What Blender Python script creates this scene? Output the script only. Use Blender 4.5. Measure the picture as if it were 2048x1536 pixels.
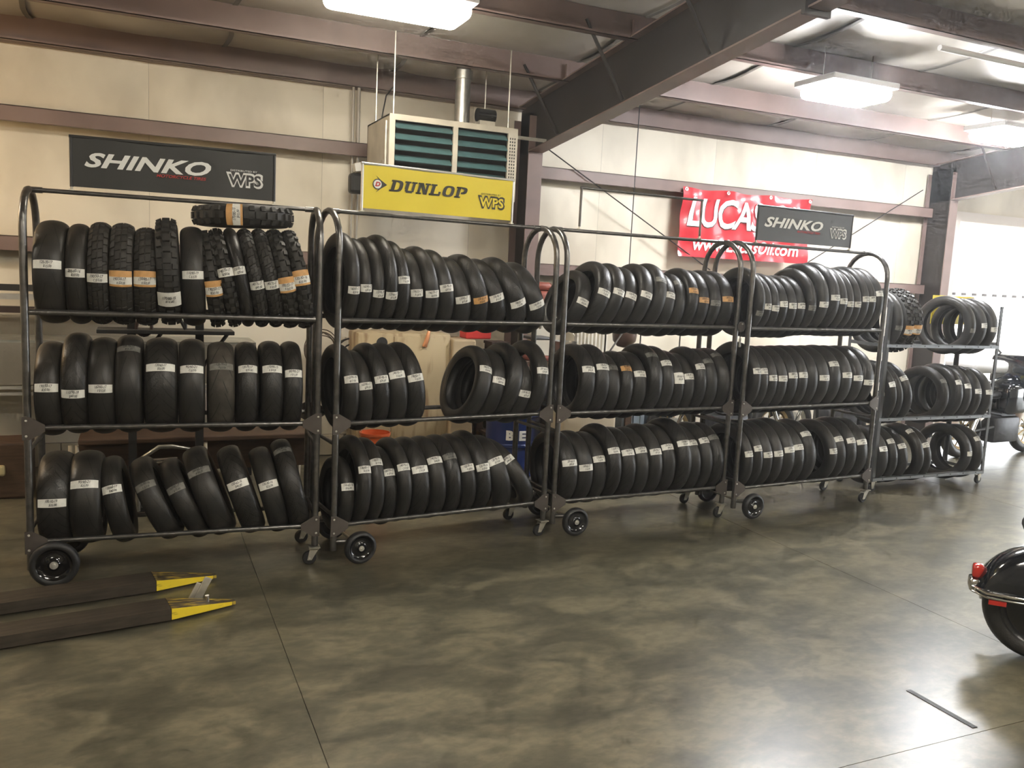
import bpy, bmesh, math, random
import numpy as np
SKY, SUN, WARM, LAMP, EXPO = 8.0, 8.0, 75, 40, 0.2
VEIL = 0.006  # density of the scatter volume standing in for lens glare
import bpy, bmesh, math, random
import numpy as np
from mathutils import Vector, Matrix
for o in list(bpy.data.objects): bpy.data.objects.remove(o, do_unlink=True)
random.seed(7)
S = bpy.context.scene
COL = S.collection
R = math.radians
PI = math.pi

# ------------------------------------------------------------------ camera
CAM_F = Vector((0.406, 0.905, -0.129)); CAM_H = 1.8; FPX = 1685.6
_yaw, _pit, _rol = 0.421298, 0.129477, 0.049231
_F = Vector((math.sin(_yaw)*math.cos(_pit), math.cos(_yaw)*math.cos(_pit), -math.sin(_pit)))
_R0 = Vector((math.cos(_yaw), -math.sin(_yaw), 0)); _U0 = _R0.cross(_F)
_R = _R0*math.cos(_rol) + _U0*math.sin(_rol); _U = _U0*math.cos(_rol) - _R0*math.sin(_rol)
cd = bpy.data.cameras.new('camera'); cam = bpy.data.objects.new('camera', cd); COL.objects.link(cam)
cd.sensor_fit = 'HORIZONTAL'; cd.sensor_width = 36; cd.lens = FPX*36/2048; cd.clip_start = .05; cd.clip_end = 300
cam.matrix_world = Matrix(((_R.x, _U.x, -_F.x, 0), (_R.y, _U.y, -_F.y, 0), (_R.z, _U.z, -_F.z, CAM_H), (0, 0, 0, 1)))
S.camera = cam
def _ray(u, v): return _F + _R*((u-1024)/FPX) + _U*((768-v)/FPX)
def at(u, v, Y):
    d = _ray(u, v); return Vector((0, 0, CAM_H)) + d*(Y/d.y)
def on_floor(u, v, z=0):
    d = _ray(u, v); return Vector((0, 0, CAM_H)) + d*((z-CAM_H)/d.z)

# ------------------------------------------------------------------ world, light, exposure
w = bpy.data.worlds.new('sky'); S.world = w; w.use_nodes = True
bg = w.node_tree.nodes['Background']; bg.inputs[0].default_value = (.93, .97, 1, 1); bg.inputs[1].default_value = SKY
S.view_settings.view_transform = 'Standard'; S.view_settings.look = 'None'; S.view_settings.exposure = EXPO
S.cycles.use_adaptive_sampling = True; S.cycles.adaptive_threshold = .14; S.cycles.adaptive_min_samples = 10; S.cycles.use_denoising = True
S.cycles.max_bounces = 6; S.cycles.diffuse_bounces = 4; S.cycles.glossy_bounces = 2; S.cycles.transmission_bounces = 3; S.cycles.volume_bounces = 0; S.cycles.caustics_reflective = False; S.cycles.caustics_refractive = False; S.cycles.sample_clamp_indirect = 6
S.view_settings.gamma = 1; S.view_settings.use_curve_mapping = False
def lamp(name, kind, loc, energy, color, size=.3, rot=(0, 0, 0), size_y=None):
    l = bpy.data.lights.new(name, kind); l.energy = energy; l.color = color
    if kind == 'AREA':
        l.size = size
        if size_y: l.shape = 'RECTANGLE'; l.size_y = size_y
    elif kind == 'SUN': l.angle = R(1)
    else: l.shadow_soft_size = size
    o = bpy.data.objects.new(name, l); COL.objects.link(o); o.location = loc; o.rotation_euler = rot
    return o
lamp('sun', 'SUN', (12, 20, 20), SUN, (1, .95, .86), rot=(R(-38), 0, R(14)))          # daylight on the yard beyond the bay door
lamp('assumed_warm_lamp', 'POINT', (-2.6, 6.3, 2.6), WARM, (1, .67, .34), .25)          # assumed unseen lamp, added to warm the left wall

# ------------------------------------------------------------------ materials
MATS = {}
def nodes(m):
    m.use_nodes = True; nt = m.node_tree; return nt, nt.nodes, nt.links, nt.nodes['Principled BSDF']
def mat(name, base, rough=.5, metal=0, noise=0, nscale=8, bump=0, bscale=40, dark=None, spec=.5, coat=0, coord='Object', stretch=None, nlo=.35, nhi=.7):
    if name in MATS: return MATS[name]
    m = bpy.data.materials.new(name); nt, N, L, b = nodes(m)
    b.inputs['Base Color'].default_value = (*base, 1); b.inputs['Roughness'].default_value = rough
    b.inputs['Metallic'].default_value = metal; b.inputs['Specular IOR Level'].default_value = spec
    b.inputs['Coat Weight'].default_value = coat; b.inputs['Coat Roughness'].default_value = .08
    tc = N.new('ShaderNodeTexCoord'); src = tc.outputs[coord]
    if stretch:
        mp = N.new('ShaderNodeMapping'); mp.inputs['Scale'].default_value = stretch; L.new(src, mp.inputs[0]); src = mp.outputs[0]
    if noise or dark:
        n = N.new('ShaderNodeTexNoise'); n.inputs['Scale'].default_value = nscale; n.inputs['Detail'].default_value = 5; L.new(src, n.inputs['Vector'])
        cr = N.new('ShaderNodeValToRGB'); d = dark or tuple(c*(1-noise) for c in base)
        cr.color_ramp.elements[0].color = (*d, 1); cr.color_ramp.elements[1].color = (*base, 1)
        cr.color_ramp.elements[0].position = nlo; cr.color_ramp.elements[1].position = nhi
        L.new(n.outputs['Fac'], cr.inputs[0]); L.new(cr.outputs[0], b.inputs['Base Color'])
    if bump:
        n2 = N.new('ShaderNodeTexNoise'); n2.inputs['Scale'].default_value = bscale; n2.inputs['Detail'].default_value = 4; L.new(src, n2.inputs['Vector'])
        bp = N.new('ShaderNodeBump'); bp.inputs['Strength'].default_value = bump; bp.inputs['Distance'].default_value = .01
        L.new(n2.outputs['Fac'], bp.inputs['Height']); L.new(bp.outputs[0], b.inputs['Normal'])
    MATS[name] = m; return m
def emit(name, color, strength):
    m = bpy.data.materials.new(name); nt, N, L, b = nodes(m)
    b.inputs['Base Color'].default_value = (.9, .9, .9, 1); b.inputs['Emission Color'].default_value = (*color, 1); b.inputs['Emission Strength'].default_value = strength
    MATS[name] = m; return m
def math_node(N, L, op, a, b=None, clamp=False):
    n = N.new('ShaderNodeMath'); n.operation = op; n.use_clamp = clamp
    for i, x in enumerate((a, b)):
        if x is None: continue
        if isinstance(x, (int, float)): n.inputs[i].default_value = x
        else: L.new(x, n.inputs[i])
    return n.outputs[0]
def rubber(name, base, dust, rough, freq, slant, depth, gw, vmax=.8, centre=0):
    """tyre rubber: UV x runs round the tyre in metres, UV y across the crown -1..1; grooves are shallow relief"""
    m = bpy.data.materials.new(name); nt, N, L, b = nodes(m)
    uv = N.new('ShaderNodeUVMap'); sp = N.new('ShaderNodeSeparateXYZ'); L.new(uv.outputs[0], sp.inputs[0])
    oi = N.new('ShaderNodeObjectInfo'); rnd = oi.outputs['Random']
    av = math_node(N, L, 'ABSOLUTE', sp.outputs[1])
    fr = math_node(N, L, 'MULTIPLY_ADD', rnd, freq*.5); fr.node.inputs[2].default_value = freq*.75
    ph = math_node(N, L, 'ADD', math_node(N, L, 'MULTIPLY', sp.outputs[0], fr), math_node(N, L, 'MULTIPLY', av, slant))
    side = math_node(N, L, 'MULTIPLY', math_node(N, L, 'GREATER_THAN', sp.outputs[1], 0), .5)
    f = math_node(N, L, 'FRACT', math_node(N, L, 'ADD', ph, side))
    g = math_node(N, L, 'LESS_THAN', f, gw)
    lim = math_node(N, L, 'MULTIPLY', math_node(N, L, 'LESS_THAN', av, vmax), math_node(N, L, 'GREATER_THAN', av, .1))
    g = math_node(N, L, 'MULTIPLY', g, lim)
    if centre: g = math_node(N, L, 'MAXIMUM', g, math_node(N, L, 'LESS_THAN', av, centre))
    tc = N.new('ShaderNodeTexCoord')
    n = N.new('ShaderNodeTexNoise'); n.inputs['Scale'].default_value = 9; n.inputs['Detail'].default_value = 6; L.new(tc.outputs['Object'], n.inputs['Vector'])
    n2 = N.new('ShaderNodeTexNoise'); n2.inputs['Scale'].default_value = 120; L.new(tc.outputs['Object'], n2.inputs['Vector'])
    cr = N.new('ShaderNodeValToRGB'); cr.color_ramp.elements[0].color = (*base, 1); cr.color_ramp.elements[1].color = (*dust, 1)
    cr.color_ramp.elements[0].position = .4; cr.color_ramp.elements[1].position = .8
    L.new(n.outputs['Fac'], cr.inputs[0])
    mx = N.new('ShaderNodeMix'); mx.data_type = 'RGBA'; L.new(g, mx.inputs[0]); L.new(cr.outputs[0], mx.inputs[6]); mx.inputs[7].default_value = (base[0]*.35, base[1]*.35, base[2]*.35, 1)
    L.new(mx.outputs[2], b.inputs['Base Color'])
    h = math_node(N, L, 'ADD', math_node(N, L, 'MULTIPLY', g, -1.0), math_node(N, L, 'MULTIPLY', n2.outputs['Fac'], .25))
    bp = N.new('ShaderNodeBump'); bp.inputs['Strength'].default_value = depth; bp.inputs['Distance'].default_value = .006
    L.new(h, bp.inputs['Height']); L.new(bp.outputs[0], b.inputs['Normal'])
    b.inputs['Roughness'].default_value = rough; b.inputs['Specular IOR Level'].default_value = .42
    MATS[name] = m; return m

RUB = {'s': rubber('rubber_worn', (.017, .0165, .016), (.044, .039, .032), .43, 5, 1.2, .35, .06, .75),
       'r': rubber('rubber_grooved', (.016, .0155, .015), (.038, .034, .029), .4, 14, 1.6, .8, .16, .9),
       'd': rubber('rubber_dusty', (.035, .031, .025), (.11, .095, .075), .7, 6, 1.2, .4, .08, .8),
       'k': rubber('rubber_knobby', (.02, .019, .017), (.04, .036, .03), .6, 4, .3, .2, .05, .5),
       }
RUB['k2'] = RUB['k']
M_tapew = mat('tape_white', (.86, .85, .79), .38, noise=.12, nscale=60)
M_tapeg = mat('tape_grey', (.25, .245, .22), .5, noise=.3, nscale=60)
M_tapeo = mat('tape_orange', (.72, .4, .15), .5, noise=.15, nscale=50)
M_ink = mat('marker_ink', (.02, .02, .022), .6)
M_rack = mat('rack_steel', (.20, .193, .185), .3, .8, noise=.35, nscale=30, bump=.05)
M_plate = mat('gusset_steel', (.13, .112, .1), .42, .4, noise=.2, nscale=20)
M_bolt = mat('bolt_zinc', (.8, .78, .72), .35, .7)
M_zinc = mat('zinc', (.72, .69, .6), .35, .75, noise=.2, nscale=25)
M_blackgloss = mat('black_gloss', (.008, .008, .009), .12, coat=.6)
M_blackrub = mat('black_rubber', (.025, .025, .026), .5, noise=.3, nscale=20)
M_chrome = mat('chrome', (.8, .8, .8), .12, 1)
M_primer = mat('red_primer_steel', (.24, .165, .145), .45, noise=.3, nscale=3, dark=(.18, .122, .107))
M_primershade = mat('shaded_primer_steel', (.028, .022, .02), .5, noise=.3, nscale=3)  # same primer paint, with the shade on the webs put into its colour
M_black = mat('black_paint', (.02, .02, .02), .5)
M_dkbrown = mat('dark_brown_steel', (.05, .03, .025), .5, noise=.4, nscale=6)
M_yellow = mat('sign_yellow', (.93, .74, .05), .45)
M_signblk = mat('sign_black', (.03, .03, .028), .5, noise=.1)
M_signgrey = mat('sign_grey', (.11, .115, .12), .45, noise=.1)
M_white = mat('print_white', (.92, .92, .88), .5)
M_red = mat('print_red', (.6, .04, .035), .5)
M_alu = mat('aluminium', (.62, .61, .58), .35, .8, noise=.1)
M_wood = mat('old_wood', (.10, .055, .03), .6, noise=.5, nscale=5, stretch=(1, 8, 8))
M_galv = mat('galvanised', (.52, .52, .48), .34, .85, noise=.35, nscale=10)

# ------------------------------------------------------------------ mesh helpers
class MB:
    def __init__(s): s.v = []; s.f = []
    def add(s, v, f):
        n = len(s.v); s.v += [tuple(x) for x in v]; s.f += [tuple(i+n for i in q) for q in f]; return s
    def box(s, x0, x1, y0, y1, z0, z1, mtx=None):
        v = [Vector((x, y, z)) for x in (x0, x1) for y in (y0, y1) for z in (z0, z1)]
        if mtx: v = [mtx @ p for p in v]
        return s.add(v, [(0, 1, 3, 2), (4, 6, 7, 5), (0, 4, 5, 1), (2, 3, 7, 6), (0, 2, 6, 4), (1, 5, 7, 3)])
    def bevbox(s, x0, x1, y0, y1, z0, z1, b=.01, mtx=None, seg=2):
        bm = bmesh.new(); bmesh.ops.create_cube(bm, size=1)
        for q in bm.verts: q.co = Vector(((x0+x1)/2+q.co.x*(x1-x0), (y0+y1)/2+q.co.y*(y1-y0), (z0+z1)/2+q.co.z*(z1-z0)))
        bmesh.ops.bevel(bm, geom=bm.edges[:], offset=b, segments=seg, affect='EDGES', profile=.5)
        bm.verts.ensure_lookup_table()
        vs = [mtx @ q.co if mtx else q.co.copy() for q in bm.verts]; fs = [[q.index for q in f.verts] for f in bm.faces]
        bm.free(); return s.add(vs, fs)
    def tube(s, pts, r, n=10, closed=False, caps=True):
        pts = [Vector(p) for p in pts]; m = len(pts); rings = []
        rr = r if isinstance(r, (list, tuple)) else [r]*m
        up = None
        for i, p in enumerate(pts):
            a = pts[(i-1) % m] if (i or closed) else p; b = pts[(i+1) % m] if (i < m-1 or closed) else p
            t = (b-a).normalized()
            if up is None: up = t.orthogonal().normalized()
            else:
                up = (up - t*up.dot(t))
                up = up.normalized() if up.length > 1e-6 else t.orthogonal().normalized()
            w = t.cross(up); rings.append([p + (up*math.cos(2*PI*k/n) + w*math.sin(2*PI*k/n))*rr[i] for k in range(n)])
        v = [q for g in rings for q in g]; f = []
        for i in range(m if closed else m-1):
            j = (i+1) % m
            for k in range(n): f.append((i*n+k, i*n+(k+1) % n, j*n+(k+1) % n, j*n+k))
        if caps and not closed: f += [tuple(range(n))[::-1], tuple((m-1)*n+k for k in range(n))]
        return s.add(v, f)
    def lathe(s, prof, axis='Z', n=24, c=(0, 0, 0), closed=False, arc=(0, 2*PI)):
        """prof = (radius, height) pairs"""
        c = Vector(c); v = []; full = abs(arc[1]-arc[0]-2*PI) < 1e-6; m = n if full else n+1
        for i in range(m):
            a = arc[0]+(arc[1]-arc[0])*i/n; ca, sa = math.cos(a), math.sin(a)
            for r, h in prof:
                v.append(c + Vector({'Z': (r*ca, r*sa, h), 'Y': (r*ca, h, r*sa), 'X': (h, r*ca, r*sa)}[axis]))
        k = len(prof); f = []
        for i in range(n):
            j = (i+1) % m if full else i+1
            for q in range(k if closed else k-1):
                q2 = (q+1) % k; f.append((i*k+q, j*k+q, j*k+q2, i*k+q2))
        return s.add(v, f)
    def prism(s, poly, y0, y1, plane='XZ', mtx=None):
        n = len(poly); mk = {'XZ': lambda a, b, d: (a, d, b), 'XY': lambda a, b, d: (a, b, d), 'YZ': lambda a, b, d: (d, a, b)}[plane]
        v = [Vector(mk(a, b, y0)) for a, b in poly] + [Vector(mk(a, b, y1)) for a, b in poly]
        if mtx: v = [mtx @ p for p in v]
        return s.add(v, [tuple(range(n)), tuple(range(2*n-1, n-1, -1))] + [(i, i+n, (i+1) % n+n, (i+1) % n) for i in range(n)])
    def mesh(s, name, smooth=False):
        me = bpy.data.meshes.new(name); me.from_pydata([tuple(p) for p in s.v], [], s.f)
        bm = bmesh.new(); bm.from_mesh(me); bmesh.ops.recalc_face_normals(bm, faces=bm.faces[:]); bm.to_mesh(me); bm.free()
        if smooth: me.polygons.foreach_set('use_smooth', [True]*len(me.polygons)); me.set_sharp_from_angle(angle=R(smooth if smooth > 1 else 40))
        me.update(); return me
    def obj(s, name, m, parent=None, smooth=False):
        return link(name, s.mesh(name, smooth), m, parent)
def link(name, me, m=None, parent=None):
    o = bpy.data.objects.new(name, me); COL.objects.link(o)
    if m and not me.materials: me.materials.append(m)
    if parent: o.parent = parent
    return o
def tag(o, label=None, cat=None, group=None, kind=None):
    if label: o['label'] = label
    if cat: o['category'] = cat
    if group: o['group'] = group
    if kind: o['kind'] = kind
    return o
def thing(name, label, cat, loc=(0, 0, 0), rz=0, group=None):
    o = bpy.data.objects.new(name, None); COL.objects.link(o); o.location = loc; o.rotation_euler = (0, 0, rz); o.empty_display_size = .1
    return tag(o, label, cat, group)
def copy_tree(o, parent=None):
    c = o.copy(); COL.objects.link(c); c.parent = parent
    for ch in o.children: copy_tree(ch, c)
    return c
TXT = {}
def text2d(s, bold=0.0, shear=0.0, space=1.0):
    """outline of a string as flat triangles, scaled to the box 0..1 x 0..1, plus its aspect"""
    k = (s, bold, shear, space)
    if k in TXT: return TXT[k]
    c = bpy.data.curves.new('t', 'FONT'); c.body = s; c.offset = bold; c.shear = shear; c.space_character = space; c.resolution_u = 3; c.fill_mode = 'FRONT'
    o = bpy.data.objects.new('t', c); COL.objects.link(o)
    dg = bpy.context.evaluated_depsgraph_get(); me = bpy.data.meshes.new_from_object(o.evaluated_get(dg))
    v = np.array([x.co[:2] for x in me.vertices]) if len(me.vertices) else np.zeros((1, 2)); f = [tuple(p.vertices) for p in me.polygons]
    bpy.data.objects.remove(o); bpy.data.curves.remove(c); bpy.data.meshes.remove(me)
    lo = v.min(0); sz = np.maximum(v.max(0)-lo, 1e-6); TXT[k] = ((v-lo)/sz, f, sz[0]/sz[1]); return TXT[k]
def lettering(name, s, x0, x1, z0, z1, y, m, parent, bold=0, shear=0, space=1, fn=None, t=.002):
    v, f, asp = text2d(s, bold, shear, space); n = len(v)
    mb = MB(); P = [Vector((x0+(x1-x0)*a, y, z0+(z1-z0)*b)) for a, b in v]
    if fn: P = [fn(p) for p in P]
    mb.add(P, f); me = mb.mesh(name); return link(name, me, m, parent)
ORD = ['leftmost', 'second', 'third', 'fourth', 'fifth', 'sixth', 'seventh', 'eighth', 'ninth', 'tenth', 'eleventh', 'twelfth', 'thirteenth', 'fourteenth', 'fifteenth']

# ================================================================== the setting
YW = 7.93; RS = .10
def roofz(y): return 3.60 + RS*(YW-y)
# --- floor: sawn slabs over a bed
M_floor = bpy.data.materials.new('polished_concrete'); nt, N, L, b = nodes(M_floor); MATS['polished_concrete'] = M_floor
geo = N.new('ShaderNodeNewGeometry'); mpf = N.new('ShaderNodeMapping'); mpf.inputs['Scale'].default_value = (.8, 1.3, 1); mpf.inputs['Rotation'].default_value = (0, 0, -.42); mpf.inputs['Location'].default_value = (11.3, 7.7, .371); L.new(geo.outputs['Position'], mpf.inputs[0])
def noise(scale, detail=6, dist=0, src=None):
    n = N.new('ShaderNodeTexNoise'); n.inputs['Scale'].default_value = scale; n.inputs['Detail'].default_value = detail; n.inputs['Roughness'].default_value = .6; n.inputs['Distortion'].default_value = dist
    L.new(src or mpf.outputs[0], n.inputs['Vector']); return n.outputs['Fac']
def ramp(fac, stops):
    cr = N.new('ShaderNodeValToRGB'); e = cr.color_ramp.elements
    while len(e) < len(stops): e.new(.5)
    for q, (p, c) in zip(e, stops): q.position = p; q.color = (*c, 1)
    L.new(fac, cr.inputs[0]); return cr.outputs[0]
big = noise(3.4, 10, .5, mpf.outputs[0]); fine = noise(17, 8, .3, mpf.outputs[0])
c1 = ramp(big, [(.40, (.070, .064, .043)), (.5, (.102, .092, .061)), (.60, (.148, .129, .084))])
c2 = ramp(fine, [(.40, (.76, .76, .76)), (.60, (1.16, 1.16, 1.16))])
mx = N.new('ShaderNodeMix'); mx.data_type = 'RGBA'; mx.blend_type = 'MULTIPLY'; mx.inputs[0].default_value = .85; L.new(c1, mx.inputs[6]); L.new(c2, mx.inputs[7])
L.new(mx.outputs[2], b.inputs['Base Color'])
b.inputs['Roughness'].default_value = .3
bp = N.new('ShaderNodeBump'); bp.inputs['Strength'].default_value = .06; bp.inputs['Distance'].default_value = .01; L.new(noise(30, 5), bp.inputs['Height']); L.new(bp.outputs[0], b.inputs['Normal'])
b.inputs['Specular IOR Level'].default_value = .62
M_joint = mat('joint_filler', (.025, .022, .018), .8)
floor = tag(MB().box(-8, 20, -8, YW, -.3, -.012).obj('floor', M_joint), 'polished mottled grey-brown concrete shop floor with sawn joints', 'floor', kind='structure')
xs = [-8, -6.4, -2.9, .62, 4.15, 7.03, 10.5, 14, 17.5, 20]; ys = [-8, -5, -1.4, 2.2, 5.9, YW]
for i in range(len(xs)-1):
    for j in range(len(ys)-1):
        MB().box(xs[i]+.0015, xs[i+1]-.0015, ys[j]+.0015, ys[j+1]-.0015, -.03, 0).obj('slab', M_floor, floor)
# dark scuff strip pressed on the floor (right foreground) and a crack
mk = tag(MB().box(-.014, .014, -.17, .17, .0005, .0025).obj('rubber_scuff', M_black), 'thin dark scuff strip on the floor near the motorcycle', 'scuff'); mk.location = (3.215, 2.40, 0)
M_wall = mat('wall_vinyl', (.80, .735, .60), .5, noise=.1, nscale=1.3, dark=(.58, .52, .41), bump=.12, bscale=3, nlo=.34, nhi=.56, stretch=(1.1, 1, .6))
M_wallb = mat('wall_base', (.25, .22, .18), .8)
M_ceil = mat('ceiling_vinyl', (.60, .56, .49), .45, nscale=1.1, dark=(.40, .37, .31), bump=.25, bscale=4, nlo=.36, nhi=.62)
M_block = mat('painted_block', (.60, .53, .39), .7, noise=.2, nscale=5, bump=.3, bscale=60)
# --- back wall with vinyl-faced insulation panels, openings at the bay door
DX0, DX1, DZ = 9.62, 14.2, 2.84
wb = tag(MB().box(-8, DX0, YW, YW+.12, 0, 3.72).box(DX1, 20, YW, YW+.12, 0, 3.72).box(DX0, DX1, YW, YW+.12, DZ, 3.72).obj('wall_back', M_wallb), 'cream vinyl-faced insulated steel wall behind the tire racks', 'wall', kind='structure')
def puffy(x0, x1, z0, z1, d=.03, nx=8, nz=6, seed=0):
    rnd = random.Random(seed); v = []; f = []; ph = rnd.random()*6
    for i in range(nx+1):
        for j in range(nz+1):
            a, c = i/nx, j/nz; e = (1-(2*a-1)**4)*(1-(2*c-1)**4)
            v.append((x0+(x1-x0)*a, YW-.002-d*e*(.7+.3*math.sin(5*a+ph+3*c)), z0+(z1-z0)*c))
    for i in range(nx):
        for j in range(nz): k = i*(nz+1)+j; f.append((k, k+nz+1, k+nz+2, k+1))
    m = MB(); m.add(v, f); return m
xw = [-8+.0]; x = -7.15
while x < DX0-.3: xw.append(x); x += 1.45
xw.append(DX0)
k = 0
for i in range(len(xw)-1):
    for z0, z1 in ((.2, 1.86), (1.86, 2.85), (2.85, 3.60)):
        puffy(xw[i]+.001, xw[i+1]-.001, z0+.002, z1-.002, seed=k).obj('wall_panel', M_wall, wb, smooth=60); k += 1
puffy(DX1, 20, .2, 3.6, nx=16).obj('wall_panel', M_wall, wb, smooth=60); puffy(DX0, DX1, DZ+.05, 3.6).obj('wall_panel', M_wall, wb, smooth=60)
bme = MB().bevbox(-.197, .197, -.03, .0, .003, .197, .006).mesh('block'); bme.materials.append(M_block)
for i in range(28):
    o = link('block', bme, None, wb); o.location = (-1.6+.4*i, YW, 0)
# --- other walls of the shop (behind and beside the camera)
tag(MB().box(-8.1, -8, -8, YW, 0, 5.3).obj('wall_left', M_wall), 'cream wall closing the left end of the shop', 'wall', kind='structure')
tag(MB().box(-8, 20, -8.1, -8, 0, 5.3).obj('wall_front', M_wall), 'cream wall behind the photographer', 'wall', kind='structure')
tag(MB().box(20, 20.1, -8, -3, 0, 5.3).box(20, 20.1, 5, YW, 0, 5.3).box(20, 20.1, -3, 5, 3.2, 5.3).obj('wall_right', M_wall), 'cream wall with an open bay at the right end of the shop', 'wall', kind='structure')
# --- ceiling: sagging vinyl blanket between the purlins
PURL = [7.83, 6.93, 5.83, 4.75, 3.65, 2.55, 1.45, .3, -.9, -2.1, -3.3, -4.5, -5.7, -6.9, -8.0]
ceil = tag(MB().add([(-8, YW+.1, roofz(YW+.1)+.1), (20, YW+.1, roofz(YW+.1)+.1), (20, -8, roofz(-8)+.1), (-8, -8, roofz(-8)+.1)], [(0, 1, 2, 3)]).obj('ceiling', M_wallb), 'soiled white vinyl insulation blanket under the sloping steel roof', 'ceiling', kind='structure')
M_seam = mat('seam_strip', (.17, .155, .13), .6)  # dark strips drawing the crease line along each panel seam
seams = [-8+1.45*i for i in range(20)]
for j in range(len(PURL)-1):
    y1, y0 = (PURL[j] if j else YW), PURL[j+1]; near = y0 > -1
    rnd = random.Random(j); ph = rnd.random()*6
    xsn = [-8, 3.49, 9.2, 20] if not near else seams[:-1]+[20]
    for i in range(len(xsn)-1):
        x0, x1 = xsn[i], xsn[i+1]; v = []; f = []; nx, ny = 6, 6; p2 = random.Random(i*31+j).random()*6
        for a in range(nx+1):
            for c in range(ny+1):
                xx = x0+.003+(x1-x0-.006)*a/nx; yy = y0+(y1-y0)*c/ny; e = 1-(2*c/ny-1)**2; e2 = 1-(2*a/nx-1)**4
                v.append((xx, yy, roofz(yy)-.065*e*(.55+.45*e2) - .012*math.sin(9*a/nx+p2)*e))
        for a in range(nx):
            for c in range(ny): q = a*(ny+1)+c; f.append((q, q+ny+1, q+ny+2, q+1))
        m = MB(); m.add(v, f); m.obj('insulation_panel', M_ceil, ceil, smooth=60)
        if near and y0 > 2:
            sg = MB(); pts = [(x1-.003+.012*math.sin(p2+c), y0+(y1-y0)*c/8, roofz(y0+(y1-y0)*c/8)-.042*(1-(2*c/8-1)**2)-.012) for c in range(9)]
            for a, d in zip(pts[:-1], pts[1:]):
                sg.add([(a[0]-.02, a[1], a[2]), (a[0]+.02, a[1], a[2]+.002), (d[0]+.02, d[1], d[2]+.002), (d[0]-.02, d[1], d[2])], [(0, 1, 2, 3)])
            sg.obj('seam_strip', M_seam, ceil)
# --- steel frame
def zbeam(x0, x1, y, zt, h, fl=.07, t=.006):
    m = MB(); sl = RS*fl
    m.box(x0, x1, y-t/2, y+t/2, zt-h, zt); m.box(x0, x1, y-fl, y, zt-h, zt-h+t); m.box(x0, x1, y, y+fl, zt-t, zt); m.box(x0, x1, y-fl, y-fl+t, zt-h, zt-h+.02); return m
pn = ['nearest the wall, over the racks', 'second from the wall', 'third from the wall', 'fourth from the wall', 'fifth from the wall']
for i, y in enumerate(PURL[:9]):
    lab = ('red-primer eave beam running along the wall top' if i == 0 else 'red-primer roof purlin %s' % (pn[i] if i < 5 else 'overhead, number %s row from the wall' % ORD[i]))
    m = zbeam(-8, 20, y, roofz(y)-.004, .2 if i else .21)
    if i == 0: m.box(-8, 20, y+.01, y+.1, roofz(y)-.215, roofz(y)-.2)
    tag(m.obj('roof_purlin', M_primer), lab, 'beam', 'roof purlins')
def girt(x0, x1, z, lab):
    m = MB().box(x0, x1, 7.73, 7.736, z-.05, z+.06).box(x0, x1, 7.73, YW-.036, z+.054, z+.06).box(x0, x1, 7.73, 7.79, z-.056, z-.05)
    tag(m.obj('wall_girt', M_primer), lab, 'beam', 'wall girts')
CX = [3.49, 9.2]
girt(-8, 3.41, 2.845, 'upper brown wall girt running above the black sign'); girt(-8, 3.41, 1.85, 'lower brown wall girt behind the left tire racks')
girt(3.57, 9.12, 2.815, 'upper brown wall girt above the red banner'); girt(3.57, 9.12, 1.86, 'lower brown wall girt below the red banner')
for ci, X in enumerate(CX):
    lab = ['brown steel column beside the heater', 'dark steel column beside the bright bay door'][ci]
    hw = .075 if ci == 0 else .065
    c = thing('steel_column', lab, 'column', (X, 7.7, 0), 0, 'frame columns')
    MB().box(-hw, hw, -.2, -.188, 0, 3.3).obj('flange', M_primer, c); MB().box(-hw, hw, .16, .172, 0, 3.3).obj('flange', M_primer, c)
    MB().box(-.006, .006, -.188, .16, 0, 3.36).obj('web', M_primershade, c)
    MB().box(-hw-.03, hw+.03, -.24, .2, 0, .015).obj('base_plate', M_primer, c)
    lab = ['dark roof rafter rising from the heater column toward the viewer', 'dark roof rafter at the right edge over the bay door'][ci]
    rf = thing('roof_rafter', lab, 'beam', (X, 0, 0), 0, 'roof rafters')
    zb = lambda y: 2.93+.105*(YW-y); zt = lambda y: 3.395+RS*(YW-y); ya, yb = -8, 7.86
    MB().add([(-.006, ya, zb(ya)), (-.006, yb, zb(yb)), (-.006, yb, zt(yb)), (-.006, ya, zt(ya)), (.006, ya, zb(ya)), (.006, yb, zb(yb)), (.006, yb, zt(yb)), (.006, ya, zt(ya))], [(0, 1, 2, 3), (7, 6, 5, 4), (0, 4, 5, 1), (3, 2, 6, 7)]).obj('web', M_primershade, rf)
    for zz, nm in ((zb, 'flange'), (zt, 'flange')):
        d = .012 if zz is zb else -.012
        v = []
        for xx in (-hw, hw):
            for y in (ya, yb-.35 if zz is zb else yb):
                v += [(xx, y, zz(y)), (xx, y, zz(y)-d)]
        MB().add(v, [(0, 2, 3, 1), (4, 5, 7, 6), (0, 4, 6, 2), (1, 3, 7, 5), (0, 1, 5, 4), (2, 6, 7, 3)]).obj(nm, M_primer, rf)
    for y in PURL[1:6]:      # flange braces and purlin clips
        for s in (-1, 1):
            MB().tube([(s*(hw-.01), y, zb(y)+.02), (s*.42, y, roofz(y)-.1)], .014, 6).obj('flange_brace', M_primershade, rf)
        MB().box(-.02, .02, y-.03, y+.03, zt(y), zt(y)+.16).obj('purlin_clip', M_primer, rf)
    MB().box(-hw-.02, hw+.02, 3.86, 3.89, zb(3.88)-.04, zt(3.88)+.02).obj('splice_plate', M_primershade, rf)
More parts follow.
